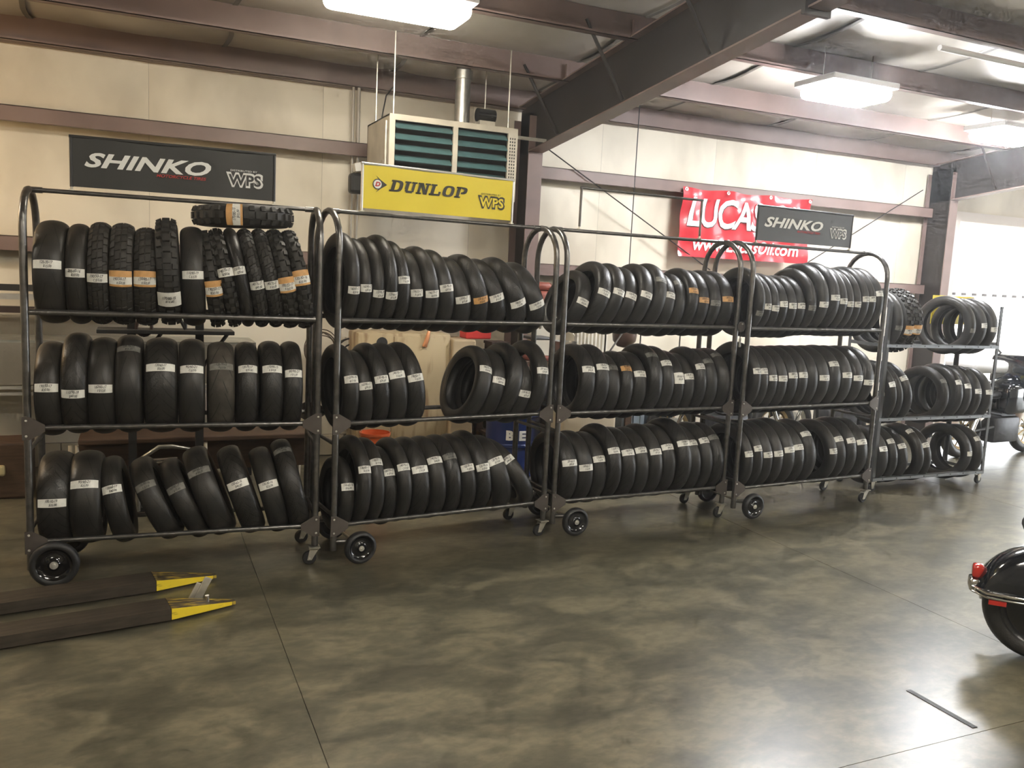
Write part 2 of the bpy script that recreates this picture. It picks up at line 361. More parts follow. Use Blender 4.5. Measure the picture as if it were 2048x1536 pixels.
# rod bracing on the wall
def rod(name, a, b, lab, r=.006, m=None):
    tag(MB().tube([a, b], r, 6).obj(name, m or M_primershade), lab, 'rod')
rod('brace_rod', at(1088, 292, 7.7), at(1420, 540, 7.7), 'thin diagonal brace cable crossing the wall left of the red banner')
rod('brace_rod', at(1846, 380, 7.7), at(1560, 560, 7.7), 'thin diagonal brace cable right of the grey sign')
# --- bay door: half-raised sectional door, jambs, outside yard
M_door = bpy.data.materials.new('door_panel'); nt, N, L, b = nodes(M_door); b.inputs['Base Color'].default_value = (.9, .9, .88, 1); b.inputs['Roughness'].default_value = .4
tr = N.new('ShaderNodeBsdfTranslucent'); tr.inputs[0].default_value = (.95, .95, .92, 1); ms = N.new('ShaderNodeMixShader'); ms.inputs[0].default_value = .6
L.new(b.outputs[0], ms.inputs[1]); L.new(tr.outputs[0], ms.inputs[2]); L.new(ms.outputs[0], N['Material Output'].inputs[0])
M_jamb = mat('jamb_paint', (.72, .66, .62), .5)
dr = thing('door_1', 'bright half-raised white sectional bay door at the right', 'door', ((DX0+DX1)/2, YW, 0)); dr['kind'] = 'structure'
hw = (DX1-DX0)/2
for i in range(2):
    z0 = 1.86+i*.5
    MB().bevbox(-hw+.06, hw-.06, -.02, .02, z0+.004, z0+.496, .006).obj('door_panel', M_door, dr)
MB().box(-hw+.06, hw-.06, -.03, .03, 1.80, 1.858).obj('bottom_rail', M_alu, dr)
for i in range(20): MB().box(-hw+.2+i*.2, -hw+.28+i*.2, -.034, -.028, 1.815, 1.845).obj('rail_slot', M_plate, dr)
for s in (-1, 1): MB().box(s*hw-.06, s*hw+.06, -.16, .1, 0, DZ).obj('door_jamb', M_jamb, dr)
MB().box(-hw, hw, -.14, .1, DZ-.08, DZ+.04).obj('door_header', M_jamb, dr)
tag(MB().box(-30, 60, YW+.001, 60, -.3, -.02).obj('ground', mat('yard_concrete', (.60, .55, .47), .8, noise=.2, nscale=.8)), 'sunlit pale concrete yard outside the bay door', 'ground', kind='structure')

# ================================================================== ceiling lights
M_tube = emit('fluorescent_warm', (1, .92, .78), LAMP)
M_tubew = emit('fluorescent_cool', (.96, .97, 1), LAMP*3.4)
M_tubef = emit('fluorescent_added', (1, .94, .82), LAMP*1.9)  # for added unseen lights only, set brighter to light the rack fronts
M_fix = mat('fixture_white', (.8, .8, .78), .4)
def high_bay(x, y, z, lab, m=M_tube, ln=1.25, wd=.34, rz=0, seg=4):
    t = thing('ceiling_light', lab, 'light', (x, y, z), rz, 'high-bay fluorescent lights')
    h = ln/2; q = wd/2
    MB().bevbox(-h-.03, h+.03, -q-.02, q+.02, .06, .11, .01).obj('housing', M_fix, t)
    MB().bevbox(-h, h, -q, q, -.04, .075, .055, None, seg).obj('diffuser', m, t, smooth=50)
    for s in (-1, 1):
        MB().tube([(s*h*.8, 0, .11), (s*h*.8, 0, roofz(y)-z-.05)], .003, 5).obj('hanger', M_zinc, t)
high_bay(1.56, 5.58, 3.47, 'long blazing ceiling light over the left racks', ln=.92, wd=.36)
high_bay(5.46, 5.62, 3.42, 'blazing ceiling light between the rafters, right of centre', M_tubew, ln=.66, wd=.42)
high_bay(8.15, 6.1, 3.42, 'cool bright ceiling light at the right edge', M_tubew, ln=.7, wd=.42)
for i, (x, y) in enumerate(((-3.2, 5.5), (1.5, 1.2), (5.6, 1.0), (10.5, 1.2), (-3, -1.5), (3.5, -3.5), (12.2, 5.0))):  # unseen lights added to fill the shop, same fixture as the visible ones
    high_bay(x, y, 3.5 if y > 4 else 3.9, 'added ceiling light outside the picture, %s of the spare row' % ORD[i], M_tubef if y < 4 else M_tube, seg=1)

# ================================================================== rolling racks
TX0, TW, TD = 0, 1.51, .418
ZT = {'b': .24, 'm': .866, 't': 1.482}; ZH = 2.123
POSE = [(-.538, 5.052, -.0568), (1.074, 4.932, .1173), (2.643, 5.092, .0476), (4.217, 5.100, .0818), (6.055, 5.46, 0)]
RACKP = ['black-sign rack', 'yellow-sign rack', 'empty-frame rack', 'grey-sign rack', 'far signless rack']
RLAB = ['black tubular rolling tire rack under the black sign, leftmost', 'black tubular rolling tire rack under the yellow sign', 'black tubular rolling tire rack carrying an empty sign frame', 'black tubular rolling tire rack under the grey sign']
def gusset(sx, front):
    m = MB(); y0, y1 = (-.023, -.017) if front else (TD+.017, TD+.023)
    poly = [(-.024, -.062), (-.024, .062), (.012, .062), (.085, .018), (.085, -.018), (.012, -.062)]
    m.prism([(sx*a, c) for a, c in poly], y0, y1); return m
def make_rack(i):
    x, y, a = POSE[i]
    t = thing('tire_rack', RLAB[i], 'rack', (x, y, 0), a, 'rolling tubular tire racks')
    rp = .0195
    for xx, zb in ((0, .085), (TW, .115)):
        r = TD/2; pts = [(xx, 0, zb), (xx, 0, .6), (xx, 0, 1.2), (xx, 0, ZH-r)] + [(xx, r-r*math.cos(q*PI/12), ZH-r+r*math.sin(q*PI/12)) for q in range(1, 12)] + [(xx, TD, ZH-r), (xx, TD, 1.2), (xx, TD, .6), (xx, TD, zb)]
        MB().tube(pts, rp, 12).obj('hoop_frame', M_rack, t, smooth=50)
        for z in (.3, .74):
            MB().tube([(xx, rp, z), (xx, TD-rp, z)], .012, 8).obj('side_tie', M_rack, t, smooth=50)
    MB().tube([(0, TD/2, ZH), (TW, TD/2, ZH)], .0125, 10).obj('top_rail', M_rack, t, smooth=50)
    for xx in (.035, TW-.035): MB().tube([(xx-.03, TD/2, ZH), (xx+.03, TD/2, ZH)], .0165, 10).obj('rail_sleeve', M_rack, t, smooth=50)
    for k, z in ZT.items():
        for yy in (0, TD):
            MB().tube([(rp, yy, z), (TW-rp, yy, z)], .014 if k != 't' else .016, 10).obj('tier_rail', M_rack, t, smooth=50)
            if k != 't':
                for sx, xx in ((1, 0), (-1, TW)):
                    g = gusset(sx, yy == 0).obj('gusset_plate', M_plate, t); g.location = (xx, 0, z)
                    s = -1 if yy == 0 else 1; y_ = -.023 if yy == 0 else TD+.023
                    for dz in (-.042, .042):
                        MB().lathe([(0, s*.005), (.005, s*.004), (.007, 0)], 'Y', 8, (-sx*.004, y_, dz)).obj('bolt', M_bolt, g)
    wr = .124 if i == 0 else .1
    wx = .12 if i == 0 else .155
    for yy in (-.052, TD+.052):
        s = -1 if yy < 0 else 1
        wl = thing_part('wheel', t, (wx, yy, wr))
        MB().lathe([(wr*.72, -.018), (wr*.82, -.027), (wr*.93, -.024), (wr, -.012), (wr, .012), (wr*.93, .024), (wr*.82, .027), (wr*.72, .018)], 'Y', 32, closed=True).obj('rubber_tread', M_blackrub, wl, smooth=50)
        MB().lathe([(.0, s*.022), (wr*.2, s*.022), (wr*.26, s*.012), (wr*.5, s*.002), (wr*.62, s*.006), (wr*.72, s*.018), (wr*.74, s*.012), (wr*.74, -s*.012), (0, -s*.012)], 'Y', 28).obj('hub', M_blackgloss, wl, smooth=50)
        MB().lathe([(0, s*.034), (wr*.08, s*.034), (wr*.08, s*.026), (wr*.17, s*.026), (wr*.17, s*.020)], 'Y', 16).obj('axle_nut', M_bolt, wl, smooth=30)
        MB().tube([(0, 0 if s < 0 else TD, .14), (wx*.6, yy*.55 if s < 0 else TD+.028, .14), (wx, yy-s*.024 if False else (yy+.024 if s < 0 else yy-.024), wr)], .013, 8).obj('axle_arm', M_rack, t, smooth=50)
    MB().tube([(wx, -.03, wr), (wx, TD+.03, wr)], .009, 8).obj('axle', M_zinc, t)
    for yy in (0, TD):
        c = thing_part('caster', t, (TW, yy, 0)); rr = .042; ox = -.03
        MB().box(-.035, .03, -.035, .035, .105, .111).obj('top_plate', M_zinc, c)
        m = MB()
        for s in (-1, 1): m.prism([(ox-.014, .03), (ox+.012, .03), (.022, .098), (-.03, .098)], s*.018-.0015, s*.018+.0015)
        m.box(-.032, .024, -.0195, .0195, .092, .099); m.lathe([(.022, .099), (.022, .106)], 'Z', 14)
        m.obj('fork', M_zinc, c)
        MB().lathe([(0, -.013), (rr*.9, -.013), (rr, -.008), (rr, .008), (rr*.9, .013), (0, .013)], 'Y', 22, (ox, 0, rr)).obj('caster_wheel', M_blackrub, c, smooth=40)
        MB().tube([(ox, -.022, rr), (ox, .022, rr)], .006, 8).obj('caster_axle', M_bolt, c)
    return t
def thing_part(name, parent, loc):
    o = bpy.data.objects.new(name, None); COL.objects.link(o); o.parent = parent; o.location = loc; o.empty_display_size = .05; return o
racks = [make_rack(i) for i in range(4)]
# far rack of slotted angle iron
M_slot = mat('slotted_angle', (.30, .32, .34), .45, .5, noise=.2, nscale=12)
M_slotd = mat('slotted_angle_dark', (.12, .125, .13), .5, .4)
t5 = thing('angle_iron_rack', 'grey slotted-angle rolling tire rack farthest right, without sign', 'rack', (6.055, 5.46, 0), 0)
W5, D5 = 1.46, .44
for xx in (0, W5):
    for yy in (0, D5):
        sx = 1 if xx == 0 else -1; sy = 1 if yy == 0 else -1
        MB().box(min(xx, xx+sx*.032), max(xx, xx+sx*.032), yy-.002, yy+.002, .1, 1.72).box(xx-.002, xx+.002, min(yy, yy+sy*.032), max(yy, yy+sy*.032), .1, 1.72).obj('upright', M_slotd, t5)
for z in (.12, .67, 1.335):
    for yy, s in ((0, 1), (D5, -1)):
        MB().box(.0, W5, yy-.006, yy-.003, z-.016, z+.016).box(0, W5, min(yy-.006, yy+s*.028), max(yy-.006, yy+s*.028), z+.012, z+.016).obj('shelf_angle', M_slot, t5)
    for k in range(8):
        MB().lathe([(0, -.0075), (.006, -.0072), (.007, -.006)], 'Y', 8, (.12+k*.175, 0, z)).obj('slot_bolt', M_black, t5)
    for xx in (0, W5): MB().box(xx-.003, xx+.003, 0, D5, z-.014, z+.014).obj('end_angle', M_slotd, t5)
for xx, yy in ((.03, .03), (W5-.03, .03), (.03, D5-.03), (W5-.03, D5-.03)):
    c = thing_part('caster', t5, (xx, yy, 0))
    MB().box(-.03, .03, -.03, .03, .094, .1).prism([(-.012, .03), (.01, .03), (.025, .094), (-.025, .094)], -.018, -.015).prism([(-.012, .03), (.01, .03), (.025, .094), (-.025, .094)], .015, .018).obj('fork', M_zinc, c)
    MB().lathe([(0, -.012), (.036, -.012), (.04, -.007), (.04, .007), (.036, .012), (0, .012)], 'Y', 20, (0, 0, .04)).obj('caster_wheel', M_blackrub, c, smooth=40)

# ================================================================== tires
TIRES={
 (0,'t'):[(0.116,0.16,0.279,0,0,0.150,'s','w'),(0.244,0.04,0.275,0,0,0.105,'s','w'),(0.349,-0.07,0.281,0,0,0.105,'k2','w'),(0.461,-0.07,0.282,0,0,0.119,'k2','b'),(0.579,-0.02,0.275,0,0,0.119,'k2','b'),(0.706,-0.51,0.300,-3,0,0.119,'k','W'),(0.829,0.05,0.284,-2,0,0.125,'s','w'),(0.951,-0.17,0.278,-8,0,0.085,'k','b'),(1.042,0.13,0.287,-12,0,0.075,'k','w'),(1.118,0.16,0.291,-12,0,0.075,'r','w'),(1.197,-0.12,0.291,-12,0,0.080,'k2','w'),(1.278,-0.11,0.293,-12,0,0.080,'k2','w'),(1.362,-0.09,0.293,-12,0,0.085,'k','b'),(1.448,0.06,0.293,-12,0,0.085,'k','b')],
 (0,'m'):[(0.097,0.15,0.262,0,0,0.128,'s','w'),(0.225,-0.08,0.283,0,0,0.128,'r','w'),(0.356,0.07,0.273,0,0,0.134,'s','w'),(0.490,0.91,0.280,0,0,0.134,'s','g'),(0.654,0.50,0.275,0,0,0.170,'r','w'),(0.815,0.48,0.273,0,0,0.140,'s','w'),(0.972,0.59,0.267,0,0,0.145,'d','g'),(1.115,0.53,0.268,0,0,0.120,'r','w'),(1.249,0.51,0.271,0,0,0.125,'r','w'),(1.368,0.41,0.271,0,0,0.110,'r','w')],
 (0,'b'):[(0.112,0.14,0.264,0,0,0.158,'r','w'),(0.272,0.51,0.264,-1,0,0.158,'s','w'),(0.455,0.48,0.252,-11,0,0.115,'s','w'),(0.697,0.58,0.257,-24,0,0.125,'s','g'),(0.858,0.52,0.254,-26,0,0.115,'s','g'),(0.987,0.71,0.277,-21,0,0.142,'s','g'),(1.160,0.37,0.275,-19,0,0.135,'r','w'),(1.311,0.36,0.267,-16,0,0.124,'s','w'),(1.432,1.09,0.285,-14,0,0.120,'r','g')],
 (1,'t'):[(0.071,-0.16,0.293,0,0,0.082,'s','w'),(0.153,-0.05,0.280,-1,0,0.080,'s','w'),(0.231,-0.18,0.284,-1,0,0.080,'s','w'),(0.315,-0.25,0.293,-2,0,0.085,'r','w'),(0.402,0.16,0.280,-3,0,0.085,'r','w'),(0.493,-0.03,0.263,-4,0,0.093,'s','w'),(0.600,-0.08,0.271,-6,0,0.104,'s','w'),(0.710,0.11,0.265,-8,0,0.104,'s','w'),(0.833,-0.07,0.250,-11,0,0.120,'s','w'),(0.963,-0.12,0.261,-14,0,0.120,'r','o'),(1.099,0.01,0.254,-18,0,0.120,'r','w'),(1.258,-0.17,0.264,-22,0,0.135,'r','w'),(1.407,-0.14,0.254,-23,0,0.135,'s','w')],
 (1,'m'):[(0.093,0.31,0.268,-3,0,0.097,'s','w'),(0.195,0.25,0.252,-5,0,0.097,'s','w'),(0.297,0.28,0.271,-6,0,0.101,'r','w'),(0.413,0.38,0.272,-8,0,0.117,'s','w'),(0.534,0.29,0.274,-9,0,0.117,'r','w'),(0.912,0.53,0.269,16,0,0.110,'s','w'),(1.030,0.28,0.259,15,0,0.112,'s','w'),(1.151,0.20,0.276,14,0,0.116,'r','n'),(1.275,-0.02,0.243,10,0,0.106,'s','w'),(1.392,0.36,0.279,6,0,0.106,'s','w')],
 (1,'b'):[(0.078,0.41,0.237,2,0,0.091,'s','w'),(0.172,0.46,0.287,1,0,0.091,'s','w'),(0.266,0.67,0.278,0,0,0.091,'s','w'),(0.362,0.56,0.254,-2,0,0.092,'r','w'),(0.458,0.52,0.275,-3,0,0.094,'s','w'),(0.571,0.44,0.274,-4,0,0.124,'r','w'),(0.694,0.64,0.274,-5,0,0.117,'s','w'),(0.810,0.70,0.276,-6,0,0.108,'r','g'),(0.921,0.38,0.276,-7,0,0.108,'s','w'),(1.033,0.32,0.284,-8,0,0.109,'r','w'),(1.200,0.56,0.272,-17,0,0.140,'s','w'),(1.408,0.68,0.281,-33,0,0.115,'s','w')],
 (2,'t'):[(0.071,0.07,0.241,22,0,0.110,'s','w'),(0.206,0.17,0.268,20,0,0.121,'r','w'),(0.332,0.22,0.264,19,0,0.112,'s','w'),(0.453,0.19,0.254,18,0,0.112,'s','w'),(0.575,0.15,0.266,17,0,0.116,'s','w'),(0.710,0.60,0.267,14,0,0.112,'s','g'),(0.826,0.34,0.241,12,0,0.104,'s','w'),(0.937,0.81,0.240,9,0,0.101,'s','g'),(1.047,0.38,0.255,6,0,0.101,'r','o'),(1.156,0.14,0.250,4,0,0.106,'s','o'),(1.267,0.05,0.252,3,0,0.110,'s','g'),(1.389,0.19,0.251,1,0,0.122,'s','o')],
 (2,'m'):[(0.189,0.45,0.270,4,0,0.119,'r','w'),(0.309,0.52,0.269,4,0,0.119,'r','w'),(0.426,0.72,0.245,3,0,0.107,'s','g'),(0.534,0.63,0.250,3,0,0.107,'r','o'),(0.649,0.46,0.249,2,0,0.118,'s','w'),(0.771,0.88,0.272,2,0,0.121,'r','g'),(0.889,0.66,0.265,1,0,0.108,'s','w'),(0.995,0.29,0.252,1,0,0.103,'r','W'),(1.096,0.39,0.245,1,0,0.100,'s','w'),(1.198,0.55,0.264,0,0,0.100,'r','w'),(1.304,0.80,0.258,0,0,0.112,'s','g'),(1.418,1.04,0.260,0,0,0.116,'s','g')],
 (2,'b'):[(0.104,0.33,0.271,-2,0,0.135,'r','w'),(0.236,0.20,0.267,-2,0,0.128,'s','w'),(0.357,0.44,0.262,-2,0,0.115,'s','w'),(0.472,0.50,0.285,-2,0,0.115,'r','w'),(0.602,0.51,0.272,-2,0,0.123,'r','w'),(0.721,0.56,0.271,-2,0,0.116,'s','w'),(0.837,0.44,0.279,-2,0,0.116,'s','w'),(0.957,0.57,0.276,-2,0,0.124,'s','w'),(1.087,0.53,0.295,-2,0,0.132,'r','w'),(1.206,0.70,0.270,-2,0,0.105,'s','w'),(1.311,0.69,0.278,-2,0,0.105,'s','w'),(1.419,0.80,0.275,-2,0,0.112,'r','g')],
 (3,'t'):[(0.072,-0.29,0.268,0,0,0.084,'s','g'),(0.154,-0.01,0.255,0,0,0.080,'s','w'),(0.236,-0.04,0.253,0,0,0.085,'s','w'),(0.326,0.13,0.248,0,0,0.095,'r','w'),(0.421,0.08,0.249,0,0,0.095,'s','w'),(0.515,0.09,0.249,0,0,0.094,'s','w'),(0.609,-0.11,0.274,0,0,0.094,'s','g'),(0.715,-0.09,0.293,0,0,0.116,'s','w'),(0.831,0.08,0.299,0,0,0.116,'r','w'),(0.939,0.04,0.289,0,0,0.093,'s','w'),(1.027,-0.01,0.284,0,0,0.084,'s','w'),(1.110,-0.02,0.286,0,0,0.082,'s','w'),(1.194,0.11,0.292,0,0,0.085,'s','w'),(1.278,0.13,0.290,0,0,0.083,'s','w'),(1.367,0.30,0.290,0,0,0.094,'s','w')],
 (3,'m'):[(0.077,0.30,0.284,1,0,0.089,'s','w'),(0.166,0.36,0.273,1,0,0.089,'s','w'),(0.260,0.17,0.270,1,0,0.099,'r','w'),(0.364,0.15,0.270,1,0,0.108,'s','w'),(0.474,0.23,0.271,1,0,0.112,'r','w'),(0.585,0.23,0.272,1,0,0.112,'s','w'),(0.698,0.31,0.272,1,0,0.113,'s','n'),(0.822,0.13,0.272,1,0,0.131,'s','w'),(0.953,0.55,0.274,1,0,0.131,'s','w'),(1.089,0.20,0.272,1,0,0.131,'s','w'),(1.220,0.10,0.272,1,0,0.131,'s','w'),(1.354,-0.04,0.271,1,0,0.138,'s','w')],
 (3,'b'):[(0.087,0.28,0.277,-2,0,0.094,'s','w'),(0.181,0.38,0.284,-2,0,0.094,'r','w'),(0.283,0.20,0.280,-2,0,0.109,'s','w'),(0.394,0.20,0.282,-2,0,0.112,'s','w'),(0.512,0.27,0.285,-2,0,0.124,'s','w'),(0.637,0.40,0.271,-2,0,0.126,'r','w'),(0.763,0.77,0.277,-2,0,0.126,'s','w'),(1.025,0.19,0.272,-2,0,0.100,'s','w'),(1.133,0.60,0.266,-2,0,0.116,'s','w'),(1.249,0.45,0.277,-2,0,0.116,'r','w'),(1.382,0.40,0.273,-2,0,0.140,'r','w')],
 (4,'t'):[(0.080,-0.15,0.284,0,0,0.100,'s','g'),(0.199,-0.25,0.291,0,0,0.097,'k','b'),(0.297,-0.23,0.293,0,0,0.097,'k','b'),(0.971,-0.12,0.278,0,14,0.100,'s','g'),(1.151,0.10,0.269,0,8,0.100,'s','w'),(1.309,-0.05,0.270,0,3,0.110,'s','w')],
 (4,'m'):[(0.112,0.38,0.296,-6,0,0.084,'s','w'),(0.201,0.30,0.293,-8,0,0.083,'s','n'),(0.315,0.61,0.294,-10,0,0.100,'r','w'),(0.736,0.63,0.274,4,8,0.100,'s','g'),(0.922,0.50,0.283,3,4,0.100,'r','w'),(1.066,0.40,0.277,2,0,0.100,'s','w'),(1.206,0.22,0.275,1,0,0.100,'s','w'),(1.368,0.22,0.269,0,0,0.100,'s','w')],
 (4,'b'):[(0.090,0.39,0.272,-2,0,0.110,'s','w'),(0.219,0.66,0.271,-3,0,0.100,'s','w'),(0.357,0.50,0.267,-6,0,0.110,'r','w'),(0.560,1.00,0.278,-8,0,0.100,'s','w'),(0.668,0.49,0.268,-8,0,0.100,'s','w'),(1.129,0.08,0.273,0,16,0.110,'s','w'),(1.325,0.66,0.264,0,8,0.110,'s','w')],
}
# rack, tier : (position along rails, tape angle, radius, lean, yaw, width, tread, tape)
def tyre_profile(Rd, w):
    """(across, radius, v) from bead to bead over the crown"""
    Rr = Rd*.70; h = Rd-Rr; P = []
    P += [(-.40*w, Rr, -1.6), (-.44*w, Rr+.10*h, -1.5), (-.485*w, Rr+.28*h, -1.3), (-.5*w, Rr+.46*h, -1.12)]
    n = 12; hc = .54*h
    for i in range(1, n):
        a = PI*i/n; c = -math.cos(a)
        P.append((.5*w*c, Rr+.46*h+hc*math.sin(a)**.82, c))
    P += [(.5*w, Rr+.46*h, 1.12), (.485*w, Rr+.28*h, 1.3), (.44*w, Rr+.10*h, 1.5), (.40*w, Rr, 1.6)]
    return P
def tyre_mesh(Rd, w, nseg=56):
    P = tyre_profile(Rd, w); Rr = Rd*.70
    inner = [(x*.84, max(Rr-.003, r-.013), 3) for x, r, v in P[::-1]]
    inner[0] = (P[-1][0]*.86, Rr-.004, 3); inner[-1] = (P[0][0]*.86, Rr-.004, 3)
    A = P+inner; k = len(A); th = np.arange(nseg)*2*PI/nseg
    x = np.tile([q[0] for q in A], nseg); r = np.tile([q[1] for q in A], nseg); t = np.repeat(th, k)
    V = np.stack([x, -r*np.cos(t), r*np.sin(t)], 1)
    i = np.repeat(np.arange(nseg), k); q = np.tile(np.arange(k), nseg); j = (i+1) % nseg; q2 = (q+1) % k
    F = np.stack([i*k+q, j*k+q, j*k+q2, i*k+q2], 1)
    me = bpy.data.meshes.new('motorcycle_tire'); me.from_pydata(V.tolist(), [], F.tolist())
    vv = np.array([a[2] for a in A], float); uvl = me.uv_layers.new(name='UVMap')
    U = np.stack([np.stack([i*2*PI/nseg*Rd, vv[q]], 1), np.stack([(i+1)*2*PI/nseg*Rd, vv[q]], 1), np.stack([(i+1)*2*PI/nseg*Rd, vv[q2]], 1), np.stack([i*2*PI/nseg*Rd, vv[q2]], 1)], 1)
    uvl.data.foreach_set('uv', U.reshape(-1).astype(np.float32))
    me.polygons.foreach_set('use_smooth', [True]*len(F)); me.update(); return me
def crown(Rd, w, c):
    """radius at across-parameter c in -1..1"""
    Rr = Rd*.70; h = Rd-Rr; return Rr+.46*h+.54*h*max(0, 1-c*c)**.41
def surf(Rd, w, c, phi, off):
    r = crown(Rd, w, c)+off; return (.5*w*c + .6*off*c, -r*math.cos(phi), r*math.sin(phi))
def knob_mesh(Rd, w, kind):
    m = MB(); hgt = .014 if kind == 'k' else .0055
    n = int(2*PI*Rd/(.062 if kind == 'k' else .05)); 
    rows = [((-.28, .28),), ((-.78, -.40), (.40, .78))] if kind == 'k' else [((-.42, -.05), (.06, .42)), ((-.85, -.5), (.5, .85))]
    ln = .03 if kind == 'k' else .036
    for i in range(n):
        for k, row in enumerate(rows):
            p0 = (i+.5*k)*2*PI/n; dp = ln/Rd/2
            for c0, c1 in row:
                sk = 0 if kind == 'k' else .012/Rd
                v = [surf(Rd, w, c, p0+s*dp*sc+sk*(c/.8), o) for o, sc in ((-.004, 1.1), (hgt, .85)) for c, s in ((c0, -1), (c1, -1), (c1, 1), (c0, 1))]
                m.add(v, [(0, 3, 2, 1), (4, 5, 6, 7), (0, 1, 5, 4), (1, 2, 6, 5), (2, 3, 7, 6), (3, 0, 4, 7)])
    return m
SIZES = ['150-65-16', '130-90-16', '120-70-17', '190/50-17', '180/55-17', '110/90-19', '100-90-19', '140/70-17', '160/60-17', '130/80-17', '120/60-17', '90/90-21', '170/80-15', '200-60-16']
PRICES = ['$20.00', '$15.00', 'C $15.00', '$25.00', 'R $20.00', '$30.00', 'F $15.00', '$40.00']
def tape(parent, Rd, w, phi, kind, lab, seed):
    rnd = random.Random(seed); off = .016 if kind == 'k' else (.0075 if kind == 'k2' else .0012)
    hh = {'w': .046, 'g': .042, 'o': .042, 'b': .085, 'W': .085}[lab]; cm = .86
    def strip(nm, h0, h1, o, m, par):
        mb = MB(); n = 14; v = []; f = []
        for i in range(n+1):
            c = -cm+2*cm*i/n
            for j in range(4): v.append(surf(Rd, w, c, phi+(h0+(h1-h0)*j/3)/Rd, o))
        for i in range(n):
            for j in range(3): q = i*4+j; f.append((q, q+4, q+5, q+1))
        mb.add(v, f); me = mb.mesh(nm, smooth=80); return link(nm, me, m, par)
    base = {'w': M_tapew, 'W': M_tapew, 'g': M_tapeg, 'o': M_tapeo, 'b': M_tapeo}[lab]
    tp = strip('price_tape', -hh/2, hh/2, off, base, parent)
    tp['label'] = {'w': 'white price tape', 'W': 'wide white price tape', 'g': 'dull grey price tape', 'o': 'orange price tape', 'b': 'orange band with white price tape'}[lab]
    if lab == 'b': strip('white_tape', -hh/2+.012, -hh/2+.052, off+.0008, M_tapew, tp)
    s1, s2 = rnd.choice(SIZES), rnd.choice(PRICES); mb = MB(); o2 = off+.0018
    yc = 0 if lab != 'b' else -.011
    span = min(1.25, .115/w)
    for s, y0, y1, f0, f1 in ((s1, .003, .019, -.5, .5), (s2, -.018, -.003, -.28, .38)):
        v, f, asp = text2d(s, .012, .25)
        dx = rnd.uniform(-.06, .06)
        mb.add([surf(Rd, w, max(-.84, min(.84, (f0+(f1-f0)*a+dx)*span)), phi+(yc+y0+(y1-y0)*b2+.0015*math.sin(9*a+seed))/Rd, o2) for a, b2 in v], f)
    me = mb.mesh('handwriting'); link('handwriting', me, M_ink, tp)
TIERN = {'t': 'top', 'm': 'middle', 'b': 'bottom'}
KINDN = {'s': 'smooth tire', 'r': 'grooved tire', 'k': 'knobby tire', 'k2': 'blocky tire', 'd': 'dusty tire'}
TAPEN = {'w': 'white tape', 'W': 'wide white tape', 'g': 'dull grey tape', 'o': 'orange tape', 'b': 'orange tape', 'n': 'no tape'}
def add_tire(c, ax, ty, up, Rd, w, kind, lab, phi, label, group, seed):
    body = Rd-.010 if kind == 'k' else (Rd-.004 if kind == 'k2' else Rd)
    me = tyre_mesh(body, w); me.materials.append(RUB[kind])
    o = link('motorcycle_tire', me)
    o.matrix_world = Matrix(((ax.x, ty.x, up.x, c.x), (ax.y, ty.y, up.y, c.y), (ax.z, ty.z, up.z, c.z), (0, 0, 0, 1)))
    tag(o, label, 'tire', group)
    if kind in ('k', 'k2'):
        kk = knob_mesh(body, w, kind).obj('tread_knobs', RUB['k'], o); kk['kind'] = 'stuff'
    if lab != 'n': tape(o, body, w, phi, kind, lab, seed)
    return o
seed = 0
for (ri, tier), rows in TIRES.items():
    x0, y0, a = POSE[ri]; D = TD if ri < 4 else D5; zr = ZT[tier] if ri < 4 else {'b': .12, 'm': .67, 't': 1.335}[tier]
    ex = Vector((math.cos(a), math.sin(a), 0)); ey = Vector((-math.sin(a), math.cos(a), 0))
    nrow = len(rows)
    for i, (t, phi, Rd, lean, yaw, w, kind, lab) in enumerate(rows):
        l, ya = R(lean), R(yaw); ty = -math.sin(ya)*ex + math.cos(ya)*ey; tx = math.cos(ya)*ex + math.sin(ya)*ey
        up = math.sin(l)*tx + Vector((0, 0, math.cos(l))); ax = ty.cross(up)
        dd = D/2/math.cos(ya); rp = .0155
        h = math.sqrt(max((Rd+rp)**2-dd**2, .0025))
        c = Vector((x0, y0, zr)) + ex*t + ey*(D/2) + up*h
        od = 'leftmost' if i == 0 else ('rightmost' if i == nrow-1 else ORD[i]+' from left')
        label = '%s with %s, %s on %s tier of %s' % (KINDN[kind], TAPEN[lab], od, TIERN[tier], RACKP[ri])
        seed += 1
        add_tire(c, ax, ty, up, Rd, w, kind, lab, phi, label, 'tires on the %s tier of the %s' % (TIERN[tier], RACKP[ri]), seed)
# knobby tire lying flat across the tops
x0, y0, a = POSE[0]; ex = Vector((math.cos(a), math.sin(a), 0)); ey = Vector((-math.sin(a), math.cos(a), 0))
c = Vector((x0, y0, 2.052)) + ex*1.095 + ey*(TD/2); upv = Vector((0, 0, 1))
axv = (upv + ex*-.03).normalized(); tyv = (ey - axv*ey.dot(axv)).normalized(); 
upx = axv.cross(tyv)
add_tire(c, axv, tyv, upx, .283, .115, 'k', 'b', -.18*0+.22, 'knobby tire lying flat across the tops of the leaning tires', 'tires on the top tier of the black-sign rack', 999)

